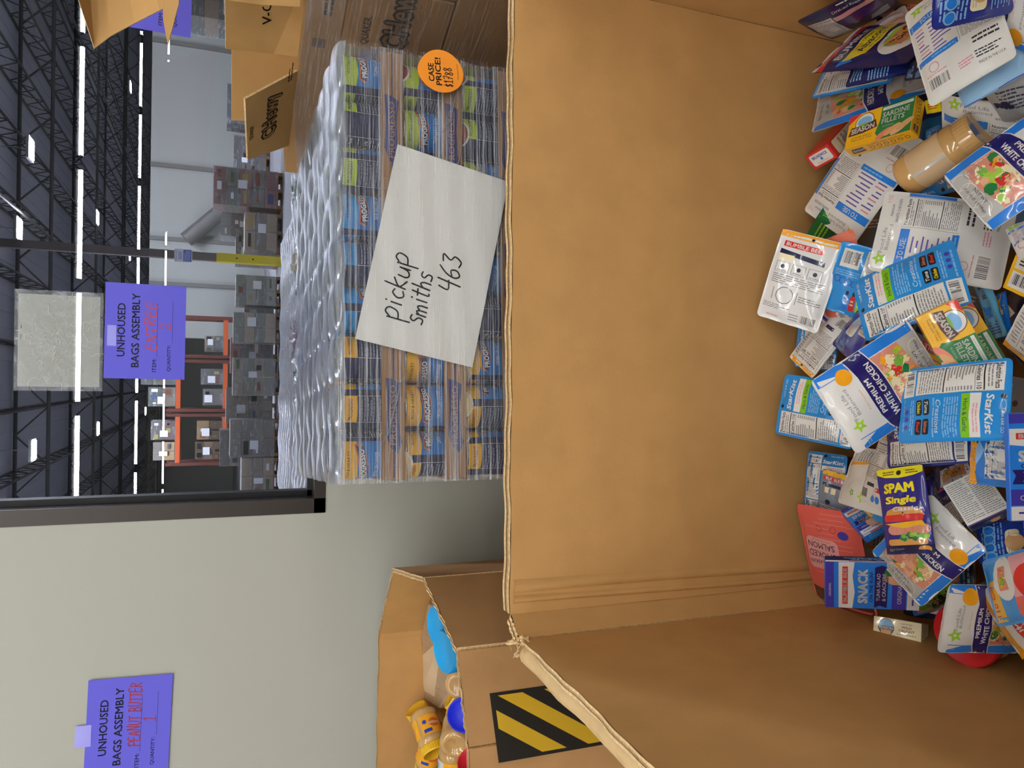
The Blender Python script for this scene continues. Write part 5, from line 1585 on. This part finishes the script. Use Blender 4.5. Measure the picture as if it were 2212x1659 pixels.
def snack_text_side(a, sd):
    a.rect(I_['dnavy'], -1, -1, 1, 1, .5); a.rect(I_['purple'], -1, .6, 1, 1, 1); a.disc(I_['tan'], .2, -.4, .007, 1, ry=.005); a.poly(I_['blue'], [(-.4, -.2), (.4, .2), (.6, -.2)], 1)
def red_end(a, sd):
    a.rect(I_['red'], -1, -1, 1, 1, .5); a.rrect(I_['white'], -.84, -.74, .84, .74, .004, 1); a.text(I_['vio'], 'BRUNSWICK', 0, .3, 1.3, .4, 2, bold=.03); a.disc(I_['blue'], 0, -.15, .003, 2); a.text(I_['salmon'], 'SARDINES', 0, -.5, 1.0, .2, 2)
def red_side(a, sd):
    a.rect(I_['red'], -1, -1, 1, 1, .5); a.rrect(I_['cream'], -.9, -.8, .9, .8, .004, 1); a.disc(I_['lgrey'], -.2, 0, .008, 2, ry=.012); a.lines(I_['meat'], -.7, -.5, .7, .5, 4, 2, sd)
def blue_top(a, sd):
    a.rect(I_['vio'], -1, -1, 1, 1, .5); a.rrect(I_['white'], -.92, -.86, .92, .86, .004, 1); a.text(I_['navy'], 'BRUNSWICK', 0, .1, 1.5, .4, 2, bold=.02); a.disc(I_['lblue'], .4, -.45, .005, 2); a.rect(I_['tan'], .7, .3, .88, .8, 2)
def blue_side(a, sd):
    a.rect(I_['vio'], -1, -1, 1, 1, .5); a.rrect(I_['white'], -.94, -.7, .94, .7, .003, 1); a.lines(I_['vio'], -.7, -.2, .7, .3, 1, 2, sd)
def cream_face(a, sd):
    a.rect(I_['cream'], -1, -1, 1, 1, .5)
    a.disc(I_['brown'], -.46, 0, .013, 1, ry=.0145, n=22); a.disc(I_['lblue'], -.46, .1, .0115, 2, ry=.012, n=22); a.disc(I_['tan'], -.46, -.55, .0085, 3, ry=.005)
    a.rect(I_['brown'], -.8, -.3, -.12, .12, 4); a.text(I_['white'], 'SEASON', -.46, -.09, .6, .34, 5, bold=.04)
    a.text(I_['brown'], '- CERTIFIED -', .4, .62, .6, .14, 1); a.text(I_['brown'], 'WILD', .4, .25, .42, .26, 1, bold=.02); a.text(I_['brown'], 'CAUGHT', .4, -.12, .66, .26, 1, bold=.02); a.text(I_['brown'], '& SUSTAINABLE', .4, -.55, .8, .14, 1)
def plain(c, c2):
    def f(a, sd):
        a.rect(I_[c], -1, -1, 1, 1, .5); a.lines(I_[c2], -.7, -.5, .7, .5, 3, 1, sd)
    return f
def yellow_face(a, sd):
    a.rect(I_['yellow'], -1, -1, 1, 1, .5); a.rect(I_['white'], -.85, .0, .85, .85, 1); a.lines(I_['ink'], -.7, .15, .7, .75, 4, 2, sd); a.barcode(I_['white'], I_['ink'], -.85, -.85, .3, -.12, 1, sd, 14)
BOXES = {'sardine': ('#f0b721', season, season_side, season_side), 'snack': ('#2470d8', snack, snack_side, snack_side), 'snack_text': ('#dedbd4', snack_text, snack_text_side, plain('dnavy', 'lblue')),
 'red_box': ('#d8302c', red_end, red_side, red_side), 'blue_box': ('#3d39a8', blue_top, blue_side, blue_side), 'cream_box': ('#efe2b8', cream_face, plain('dgreen', 'mint'), plain('cream', 'tan')), 'green_box': ('#1d3a22', plain('dgreen', 'lime'), plain('dgreen', 'lime'), plain('dgreen', 'lime')),
 'yellow_box': ('#f0b721', yellow_face, plain('yellow', 'brown'), plain('yellow', 'brown')), 'yellow_small': ('#f2df1c', plain('lemon', 'red'), plain('lemon', 'red'), plain('lemon', 'red'))}
def carton(name, label, kind, w, h, d, loc, ex, ey, seed):
    colr, front, side_y, side_x = BOXES[kind]
    bm_ = mat('carton ' + colr, colr, .35, coat=.2)
    mb = MB()
    mb.box((0, 0, -d / 2), (w, h, d), bm_, None, .0012)
    o = mb.build(name, None, frame(loc, ex, ey))
    k = 1.2e-4
    for pn_, fn, ww, hh_2, ar in (('front_print', lambda x, y, q: (x, y, q), w, h, front), ('side_print', lambda x, y, q: (x, -h / 2 - q, -d / 2 + y), w, d, side_y), ('end_print', lambda x, y, q: (w / 2 + q, x, -d / 2 + y), h, d, side_x)):
        m2 = MB()
        ar(Art(m2, fn, ww * .985, hh_2 * .985, None, k), seed)
        m2.build(pn_, o)
    return tag(o, label, 'box')
LAB = {
'P1': 'navy pouch standing in the far right corner of the bin', 'P2': 'dark pouch with a brown food picture at the top picture edge', 'P3': 'pink and white striped pouch behind the albacore pouch', 'P4': 'navy pouch with red top stripe and yellow Albacore panel',
'P5': 'large white chicken pouch lying back-up at the upper right, TO USE band', 'P6': 'navy pouch with blue rings on top of the upper right white pouch', 'P7': 'white chicken pouch front showing KEN at the upper right edge', 'P8': 'plain light-blue pouch with hang hole under the upper white pouch',
'P9': 'blue-edged pouch back below the albacore pouch', 'P10': 'navy pouch with a white panel tucked under the albacore pouch', 'P11': 'small dark navy pouch with barcode beside the upper white pouch', 'P12': 'dark navy pouch with a yellow tab above the sardine carton',
'P13': 'chicken pouch front tilted against the back panel above the sardine carton', 'P17': 'white chicken pouch back turned upside down beside the red carton', 'P19': 'white pouch with pink stamp under the upper chicken salad pouch', 'P20': 'chicken salad pouch front with blue side strip at the right edge',
'P21': 'big glossy white pouch with nutrition panel in the middle of the pile', 'P22': 'white pouch with yellow top leaning on the bin wall', 'P24': 'coral pink pouch with ship silhouette beside the blue and white carton', 'P25': 'blue pouch with sauce bottles printed, left of the larger blue pouch',
'P26': 'blue tuna pouch with green strip below the big glossy white pouch', 'P28': 'narrow light-blue pouch standing beside the sardine carton', 'P29': 'small blue pouch with yellow CS tab at the right', 'P31': 'white pouch with yellow edge at the right picture edge, nutrition panel upside down',
'P32': 'blue tuna pouch lying flat over the lower sardine carton', 'P33': 'chicken pouch front facing out in the middle, PREMIUM WHITE CHICKEN', 'P34': 'blue tuna pouch against the back panel, left of the chicken pouch', 'P35': 'white pouch with yellow corner between the leaning pouch and the blue one',
'P36': 'shiny dark-blue pouch tip under the coral pink pouch', 'P37': 'blue pouch with hang hole hidden under the leaning white pouch', 'P40': 'navy pouch with nutrition panel just above the burger pouch', 'P41': 'plain white pouch with small green star left of the burger pouch',
'P42': 'narrow white pouch with barcode touching the burger pouch', 'P42b': 'blue and yellow pouch corner under the narrow barcode pouch', 'P43': 'blue pouch with nutrition panel against the back panel near the bin corner', 'P44': 'small grey pouch with yellow top near the pink salmon pouch',
'P45': 'purple meat pouch with yellow header and burger picture', 'P46': 'navy pouch with salad bowl picture right of the burger pouch', 'P46b': 'sliver of shiny purple pouch beside the burger pouch', 'P49': 'pouch with orange top strip and big Nutrition Facts panel',
'P51': 'chicken pouch front slanting down right from the burger pouch', 'P53': 'coral smoked salmon pouch in the left corner of the bin', 'P55': 'shiny blue pouch with cream panels at the right edge', 'P56': 'light-blue pouch with tomato picture and 110 Cal tab',
'P57': 'white pouch with orange 17g stripe under the tomato pouch', 'P58': 'chicken pouch front draped over the red-lidded jar', 'P61': 'blue pouch with celery picture above the red-lidded jar', 'P64': 'grey translucent pouch at the right below the light-blue one',
'P66': 'thin blue pouch sliver in the dark gap by the sardine carton', 'P67': 'corner of a white pouch with pink stamp at the right picture edge',
'P15': 'yellow and green sardine carton near the top of the pile', 'P16': 'red carton standing on end below the yellow sardine carton', 'P23': 'dark green carton corner behind the white upside-down pouch', 'P27': 'tilted sardine carton right of the centre chicken pouch', 'P27b': 'second sardine carton tucked beneath the tilted one',
'P30': 'yellow carton with barcode at the right picture edge', 'P38': 'white carton with blue rim beside the leaning white pouch', 'P47': 'carton lying with dense small print upwards, navy side', 'P48': 'clear-wrapped snack kit box at the right picture edge', 'P52': 'blue SNACK kit box beside the pink salmon pouch',
'P54': 'blue snack kit box end behind the burger pouch', 'P60': 'cream carton reading WILD CAUGHT near the bin\'s left panel', 'P65': 'tiny yellow carton corner under the upper white pouch'}
for i, (nm_, kind, w, h, d, loc, ex, ey) in enumerate(PILE):
    if kind in BOXES:
        nme = {'sardine': 'sardine_carton', 'snack': 'snack_box', 'snack_text': 'snack_box'}.get(kind, 'food_carton')
        carton(nme, LAB[nm_], kind, w, h, d, loc, ex, ey, i + 2)
    else:
        sd = {'P22': 22, 'P31': 31, 'P35': 35, 'P42': 43}.get(nm_, i + 3)
        pouch('food_pouch', LAB[nm_], kind, w, h, loc, ex, ey, sd)
# jars in the pile
t = jar('jar with a big red lid at the lower right of the pile', at_height(2082, 1376, .458) + Vector((.03, .03, -.16)), at_height(2082, 1376, .458), .053, m_rlid, ink('#b9b6a8'), lambda a: (a.lines(I_['ink'], -.9, -.8, .9, .8, 8, 1, 5)), 0, None, 'food_jar')
t = jar('tan peanut butter jar in clear wrap under the upper chicken pouch', at_height(1952, 388, .49), at_height(1952, 388, .49) + Vector((.05, -.12, -.02)), .034, m_plast, mat('tan jar label', '#c9ab84', .3, coat=.5), lambda a: [a.rect(I_['lgrey'], q, -1, q + .04, 1, 1) for q in (-.8, -.3, .2, .6)], 0, None, 'food_jar')
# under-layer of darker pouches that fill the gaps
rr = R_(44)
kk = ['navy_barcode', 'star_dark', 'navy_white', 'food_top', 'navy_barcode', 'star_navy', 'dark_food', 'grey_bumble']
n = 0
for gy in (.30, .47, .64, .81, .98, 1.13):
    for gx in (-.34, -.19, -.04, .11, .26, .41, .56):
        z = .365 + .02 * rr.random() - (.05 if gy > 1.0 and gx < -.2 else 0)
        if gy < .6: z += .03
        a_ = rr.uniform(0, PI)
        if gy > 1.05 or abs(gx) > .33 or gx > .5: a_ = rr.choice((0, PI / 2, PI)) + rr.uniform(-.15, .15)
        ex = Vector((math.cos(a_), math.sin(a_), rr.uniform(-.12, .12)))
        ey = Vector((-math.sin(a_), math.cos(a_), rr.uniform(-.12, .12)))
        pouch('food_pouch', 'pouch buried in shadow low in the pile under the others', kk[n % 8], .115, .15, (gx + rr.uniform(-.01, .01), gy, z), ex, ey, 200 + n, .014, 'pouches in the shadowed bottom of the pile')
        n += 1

# ================================================================ the warehouse behind the glass
m_wfloor = mat('warehouse floor', '#8f9096', .35, vary=.12, vscale=.4)
m_deck = mat('roof deck', '#8f909a', .8)
m_steel = mat('roof steel', '#26262a', .7)
m_wwall = mat('warehouse wall', '#9fa09b', .85)
CZ, FARY = 7.6, 85.0
mb = MB(); mb.box((0, 2.62 + FARY / 2, -.06), (80, FARY, .1), m_wfloor); structure('floor_warehouse', mb)
mb = MB()
for k in range(160):
    x = -40 + k * .5
    mb.box((x + .13, 2.62 + FARY / 2, CZ + .05), (.26, FARY, .04), m_deck)
    mb.box((x + .38, 2.62 + FARY / 2, CZ + .07), (.24, FARY, .04), m_deck)
structure('ceiling_warehouse', mb)
mb = MB(); mb.box((0, 2.62 + FARY, CZ / 2), (80, .2, CZ), m_wwall); structure('wall_far', mb)
mb = MB(); mb.box((-40, 2.62 + FARY / 2, CZ / 2), (.2, FARY, CZ), m_wwall); structure('wall_far_left', mb)
mb = MB(); mb.box((40, 2.62 + FARY / 2, CZ / 2), (.2, FARY, CZ), m_wwall); structure('wall_far_right', mb)
# the white cross wall at the right, about thirty metres in
mb = MB(); mb.box((12.2, 30, 1.95), (21.4, .3, 3.9), m_wwall)
for x in (3.4, 5.0, 7.6, 12.0, 17.5): mb.box((x, 29.8, 1.95), (.14, .1, 3.9), mat('wall rib', '#6d6c69', .8))
structure('wall_cross', mb)
# open web joists along the depth, girders across
def joist(name, a, b, depth, step, r):
    mb = MB()
    a, b = Vector(a), Vector(b)
    n = int((b - a).length / step)
    dn = Vector((0, 0, -depth))
    mb.bar(a, b, r, m_steel, 4); mb.bar(a + dn, b + dn, r, m_steel, 4)
    for i in range(n):
        p, q, c = a.lerp(b, i / n), a.lerp(b, (i + 1) / n), a.lerp(b, (i + .5) / n)
        mb.bar(p, c + dn, r * .5, m_steel, 4); mb.bar(c + dn, q, r * .5, m_steel, 4)
    structure(name, mb)
for k in range(20):
    joist('trim_joist_%d' % (k + 1), (-19 + k * 2.0, 4, CZ), (-19 + k * 2.0, 80, CZ), .6, 1.1, .038)
for k in range(8):
    joist('trim_girder_%d' % (k + 1), (-24, 9 + k * 9.5, CZ - .1), (24, 9 + k * 9.5, CZ - .1), .9, 1.8, .07)
# sprinkler mains
for k, x in enumerate((-7, 4.5, 13)):
    mb = MB(); mb.bar((x, 5, CZ - .95), (x, 80, CZ - .95), .05, mat('pipe', '#55504c', .6), 8); structure('trim_pipe_%d' % (k + 1), mb)

# bay lamps
m_led = mat('bay lamp panel', '#e4ecff', .5, emit=BAY_POWER)
m_bayb = mat('bay lamp body', '#9a9a9a', .5)
BAYS = [(70, 322), (212, 470), (281, 552), (75, 972), (213, 926), (315, 888), (283, 188), (395, 238), (330, 314), (409, 296), (365, 388), (390, 448), (404, 486), (333, 598)]
def bay(loc, label):
    t = empty('bay_lamp', label, 'lamp', Matrix.Translation(loc), 'bay lamps of the warehouse')
    mb = MB(); mb.box((0, 0, .06), (.62, .6, .07), m_bayb); mb.bar((0, 0, .08), (0, 0, CZ + .07 - loc[2]), .012, m_bayb); mb.build('housing', t)
    for s in (-1, 1):
        mb = MB(); mb.box((0, s * .16, .015), (.5, .2, .02), m_led); mb.build('light_panel', t)
words = ['big bay lamp left of the blank sheet\'s upper edge', 'bay lamp high over the yellow-footed column', 'small bay lamp beside the steel column', 'bay lamp nearest the lower window jamb', 'bay lamp second from the window jamb', 'bay lamp near the violet sign lower edge', 'bay lamp under the torn cardboard flap']
for k, (x, y) in enumerate(BAYS):
    p = at_height(x, y, 6.35)
    if 3 < p.y < 80:
        bay(p, words[k] + ', seen through the glass' if k < len(words) else 'distant bay lamp seen as a white spark through the glass')
rr = R_(8)
for k in range(8):   # extra bay lamps, added to brighten the hall
    bay(Vector((-12 + (k % 4) * 8, 7.5 if k < 4 else 24, 6.6)), 'added bay lamp brightening the near warehouse aisle')

# column with yellow foot, and its notice
p0 = at_height(610, 566, 0)
t = empty('steel_column', 'grey steel column with yellow painted foot behind the glass', 'column', Matrix.Translation(p0))
t['kind'] = 'thing'
mb = MB(); mb.box((0, 0, CZ / 2 + .8), (.2, .2, CZ - 1.7), mat('column paint', '#6b6260', .7)); mb.build('shaft', t)
mb = MB(); mb.box((0, 0, .825), (.23, .23, 1.65), mat('yellow paint', '#d8c41a', .55), bevel=.01)
for z in (.75, 1.15): mb.box((0, -.118, z), (.04, .01, .04), m_gasket)
tag(mb.build('foot_guard', t), 'yellow painted foot')
p = at_depth(396, 552, p0.y - .109)
mb = MB()
mw, mbl = mat('notice white', '#dfe2ea', .5), ink('#5567c4')
mb.box((0, 0, 0), (.33, .42, .012), mw)
a = Art(mb, lambda x, y, o: (x, y, .007 + o), .33, .42, None, .001)
a.text(mbl, 'NOTICE', 0, .8, 1.5, .2, 1)
a.rect(mbl, -.9, -.92, .9, 0, 1); a.lines(mw, -.75, -.8, .75, -.1, 5, 2, 3, .35); a.lines(mbl, -.6, .15, .6, .55, 3, 1, 2, .5)
tag(mb.build('notice_sign', None, Matrix.Translation(p) @ Matrix.Rotation(PI / 2, 4, 'X')), 'white and blue notice hung on the steel column', 'sign')

# air duct and round vent on the cross wall
mb = MB()
q = [at_depth(x, y, 29.4) for x, y in ((402, 518), (440, 488), (470, 462), (482, 458), (500, 456))]
mb.tube(q, .28, mat('duct metal', '#6f6d6b', .5, metal=.3), 10)
for p in (q[1], q[3]): mb.bar(p, p + Vector((0, .44, 0)), .04, m_steel, 6)
tag(mb.build('air_duct'), 'slanting grey air duct before the white cross wall', 'duct')
mb = MB()
q = at_depth(478, 401, 29.7)
mb.tube([q, q + Vector((0, -.1, 0))], .26, mat('vent dark', '#2a2c2c', .7), 20)
tag(mb.build('wall_vent'), 'dark round vent high on the white cross wall', 'vent')

# goods ----------------------------------------------------------------
m_bluep = mat('blue pallet plastic', '#22386e', .6)
C_BOX = ['#8a7256', '#7a6650', '#6a6058', '#9a8364', '#5a4c42', '#75706a', '#8c8a84', '#4d4a48', '#6e5f52', '#3f4652', '#7c3a30', '#565f4e']
m_fog = streak_film('load wrap', '#c3c6cc', .12, .55, (1, 1, 5), 3.0, .3, 1.0, .06)
m_tag = mat('paper label', '#d5d7dc', .7)
def load(name, label, p, w, d, h, seed, group=None, rows=None, yawa=0, wrap=True, pal=True, dark=1.0):
    """a pallet of cartons wound in film"""
    rr = R_(seed)
    t = empty(name, label, 'pallet load', yaw(p, yawa), group)
    z = 0.0
    if pal:
        mb = MB()
        for x in (-.45, 0, .45): mb.box((x * w, 0, .05), (.09, d, .1), m_wood)
        mb.box((0, 0, .11), (w, d, .025), m_wood)
        mb.build('wooden_pallet', t)
        z = .123
    rows = rows or max(1, round(h / .32))
    rh = (h - z) / rows
    c1, c2 = rr.choice(C_BOX), rr.choice(C_BOX)
    for k in range(rows):
        nc = rr.choice((2, 3))
        m1 = kraft('case ' + (c1 if k % 2 else c2), c1 if k % 2 else c2, .1)
        for i in range(nc):
            mb = MB()
            mb.box((-w / 2 + w * (i + .5) / nc, 0, z + rh * (k + .5)), (w / nc * .97, d * .97, rh * .96), m1)
            if rr.random() < .4:
                mb.box((-w / 2 + w * (i + .5) / nc, -d / 2 + .005, z + rh * (k + .55)), (w / nc * rr.uniform(.2, .75), .03, rh * rr.uniform(.15, .5)), rr.choice([m_tag, ink('#7a4a3e'), ink('#4a587a'), ink('#9a8c52'), m_gasket, ink('#54654e')]))
            mb.build('carton', t)
    if wrap:
        mb = MB(); mb.box((0, 0, z + (h - z) / 2), (w * 1.02, d * 1.02, (h - z) * 1.01), m_fog); mb.build('film', t)
    mb = MB(); mb.box((rr.uniform(-.2, .2) * w, -d * .51 - .006, z + (h - z) * rr.uniform(.45, .75)), (rr.uniform(.14, .26), .006, rr.uniform(.16, .24)), m_tag); mb.build('label_sheet', t)
    return t
# pallets on the far floor, from upper picture edge downwards; px base centre, height, width
ROW = [(612, 405, 1.75, 1.2, 'load of brown cases with two white labels, right of the column'), (618, 445, 1.55, 1.25, 'wrapped load with yellow cases, second right of the column'), (613, 492, .95, 1.1, 'low dark wrapped load right of the column'), (613, 516, 1.15, .9, 'load of purple printed cases just right of the yellow foot'),
       (612, 622, 1.15, 1.25, 'load of brown cases just left of the yellow foot'), (610, 668, .9, 1.2, 'dark green wrapped load under the violet ENTREE sign'), (605, 710, 1.2, 1.2, 'grey wrapped load left of the dark green load'), (608, 765, 1.25, 1.2, 'grey wrapped load with a white flap of paper'), (606, 815, 1.2, 1.2, 'tan carton load below the violet sign corner'), (603, 880, 1.35, 1.3, 'clear bagged load of green goods left of the tan cartons'), (590, 935, 1.25, 1.2, 'load of white jars under the rack'), (602, 975, 1.5, 1.25, 'big shrink-wrapped case load near the lower window jamb'), (602, 1030, .95, 1.2, 'low load with blue bags at the window jamb')]
for k, (x, y, h, w, lab) in enumerate(ROW):
    p = at_height(x, y, 0)
    p.y = 22.3 + 1.2 * (k % 2)
    load('pallet_load', lab, p, .8 if k in (1, 3, 4, 6) else min(w, 1.0), .95, h, 20 + k)
# far stacks against the cross wall and further rows
for k in range(9):
    rr = R_(60 + k)
    load('pallet_load', 'tall stack of mixed cases far back before the white cross wall', Vector((6.2 + k * 1.55, 27.9 + (k % 2) * .5, 0)), 1.3, 1.0, rr.uniform(.9, 1.45), 60 + k, 'stacks before the white cross wall')
for k in range(7):
    rr = R_(90 + k)
    load('pallet_load', 'dark stack of wrapped cases at the right end of the hall', Vector((9.2 + k * 1.5, 20 + (k % 3) * 1.2, 0)), 1.3, 1.1, rr.uniform(2.2, 4.2), 90 + k, 'stacks at the right end of the hall')

# orange racks at the left
m_orange = mat('rack orange', '#c4562a', .55)
m_redr = mat('rack red-brown', '#5d2c24', .6)
def rack(p, w, d, h, levels, label, seed, upm, bm):
    t = empty('storage_rack', label, 'rack', Matrix.Translation(p))
    for sx in (-1, 1):
        mb = MB()
        for sy in (-1, 1): mb.box((sx * w / 2, sy * d / 2, h / 2), (.1, .1, h), upm)
        for k in range(int(h / .7)): mb.bar((sx * w / 2, -d / 2, .3 + k * .7), (sx * w / 2, d / 2, .3 + (k + 1) * .7 if .3 + (k + 1) * .7 < h else h), .02, upm, 4)
        mb.build('upright_frame', t)
    for z in levels:
        for sy in (-1, 1):
            mb = MB(); mb.box((0, sy * d / 2, z), (w, .06, .13), bm); mb.build('beam', t)
        mb = MB(); mb.box((0, 0, z + .07), (w, d, .02), mat('wire deck', '#77787a', .5, metal=.4)); mb.build('deck', t)
    rr = R_(seed)
    for z in levels:
        x = -w / 2 + .42
        while x < w / 2 - .3:
            hh = rr.uniform(.55, 1.0)
            load('rack_load', 'wrapped case load stored on ' + label.split(' behind')[0], Vector((p.x + x, p.y, z + .085)), rr.uniform(.5, .62), .9, hh, rr.randint(1, 999), 'loads on the ' + label.split(' behind')[0], yawa=0, pal=False, wrap=rr.random() < .7)
            x += .66
rk = [(690, 780, 'orange rack nearest the violet sign behind the glass'), (780, 890, 'orange rack in the middle behind the glass'), (890, 1000, 'orange rack nearest the window jamb behind the glass')]
for k, (y0, y1, lab) in enumerate(rk):
    a0, a1 = at_depth(600, y0, 27), at_depth(600, y1, 27)
    rack(Vector(((a0.x + a1.x) / 2, 27, 0)), abs(a0.x - a1.x) - .16, 1.05, 3.1, (1.35, 2.75), lab, 31 + k, m_redr, m_orange)
rack(Vector((-10, 34, 0)), 9, 1.0, 5.4, (1.6, 3.2, 4.8), 'tall red-brown rack far back behind the glass', 78, m_redr, m_redr)
rack(Vector((14, 14.5, 0)), 7, 1.1, 5.6, (1.8, 3.6, 5.2), 'tall dark rack at the right end behind the glass', 79, m_steel, m_steel)

# goods standing close behind the glass: wrapped bundles and a heap of clear bags
m_fog2 = streak_film('near load wrap', '#b7babf', .45, .85, (1, 1, 8), 14, .25, 4.0, .05)
def bundle(x0, x1, y, z0, z1, label, seed):
    rr = R_(seed)
    t = empty('wrapped_bundle', label, 'wrapped bundle', Matrix.Translation(((x0 + x1) / 2, y, 0)))
    w = x1 - x0
    mb = MB()
    for x in (-.42, 0, .42): mb.box((x * w, 0, .055), (.1, .9, .11), m_wood)
    mb.box((0, 0, .12), (w, .9, .02), m_wood)
    mb.build('wooden_pallet', t)
    mb = MB(); mb.box((0, 0, (.13 + z1) / 2), (w * .97, .86, z1 - .15), kraft('bundle board', '#9a8562', .1)); mb.build('cases', t)
    mb = MB()
    mb.grid(lambda u, v: ((u - .5) * w * 1.0, -.46 - .012 * abs(math.sin(v * 40)), .14 + (z1 - .13) * v), 12, 120, m_fog2)
    mb.grid(lambda u, v: ((u - .5) * w * (1 - .03 * abs(math.sin(v * 22))), -.46 + .92 * v, z1 + .012 + .018 * abs(math.sin(v * 22)) + .004 * math.sin(u * 40)), 40, 70, m_fog2)
    for sx in (-1, 1): mb.grid(lambda u, v: (sx * (w * .5 + .01 * abs(math.sin(u * 22))), -.46 + .92 * u, .14 + (z1 - .13) * v), 60, 8, m_fog2)
    mb.build('film', t)
    return t
bundle(-.62, .18, 3.35, 1.0, 1.19, 'wrapped bundle standing close behind the glass near the jamb', 1)
bundle(.24, .98, 3.35, 1.0, 1.21, 'wrapped bundle close behind the glass under the steel column', 2)
bundle(-.7, .9, 4.7, 1.0, 1.16, 'tan topped wrapped bundle in the second row behind the glass', 3)
rr = R_(15)
m_bags = [streak_film('clear bag ' + c, c, .3, .8, (1, 1, 1), 30, .15, i, .12) for i, c in enumerate(('#b9bdb8', '#5d8a4e', '#c9bd3c', '#8e4a4a', '#d0d0d2'))]
for k in range(14):
    x = -.05 + .9 * k / 13
    q = Vector((x, 2.98 + rr.uniform(-.05, .12), 1.225 + rr.uniform(0, .03)))
    mb = MB()
    r0 = rr.uniform(.035, .06)
    ph = [rr.uniform(0, 6) for _ in range(6)]
    def bagf(u, v):
        th_, f = 2 * PI * u, PI * v
        r = r0 * (1 + .22 * math.sin(5 * th_ + ph[0] + 3 * f) + .18 * math.sin(7 * f + ph[1] + 2 * th_) + .1 * math.sin(11 * th_ + ph[2]))
        return (r * 1.3 * math.sin(f) * math.cos(th_), r * math.sin(f) * math.sin(th_), r * .75 * math.cos(f))
    mb.grid(bagf, 22, 14, m_bags[k % 5] if k % 2 else m_bags[0])
    tag(mb.build('plastic_bag', None, Matrix.Translation(q)), 'crumpled clear plastic bag of trash lying on the wrapped bundles', 'plastic bag', 'plastic bags on the bundles')
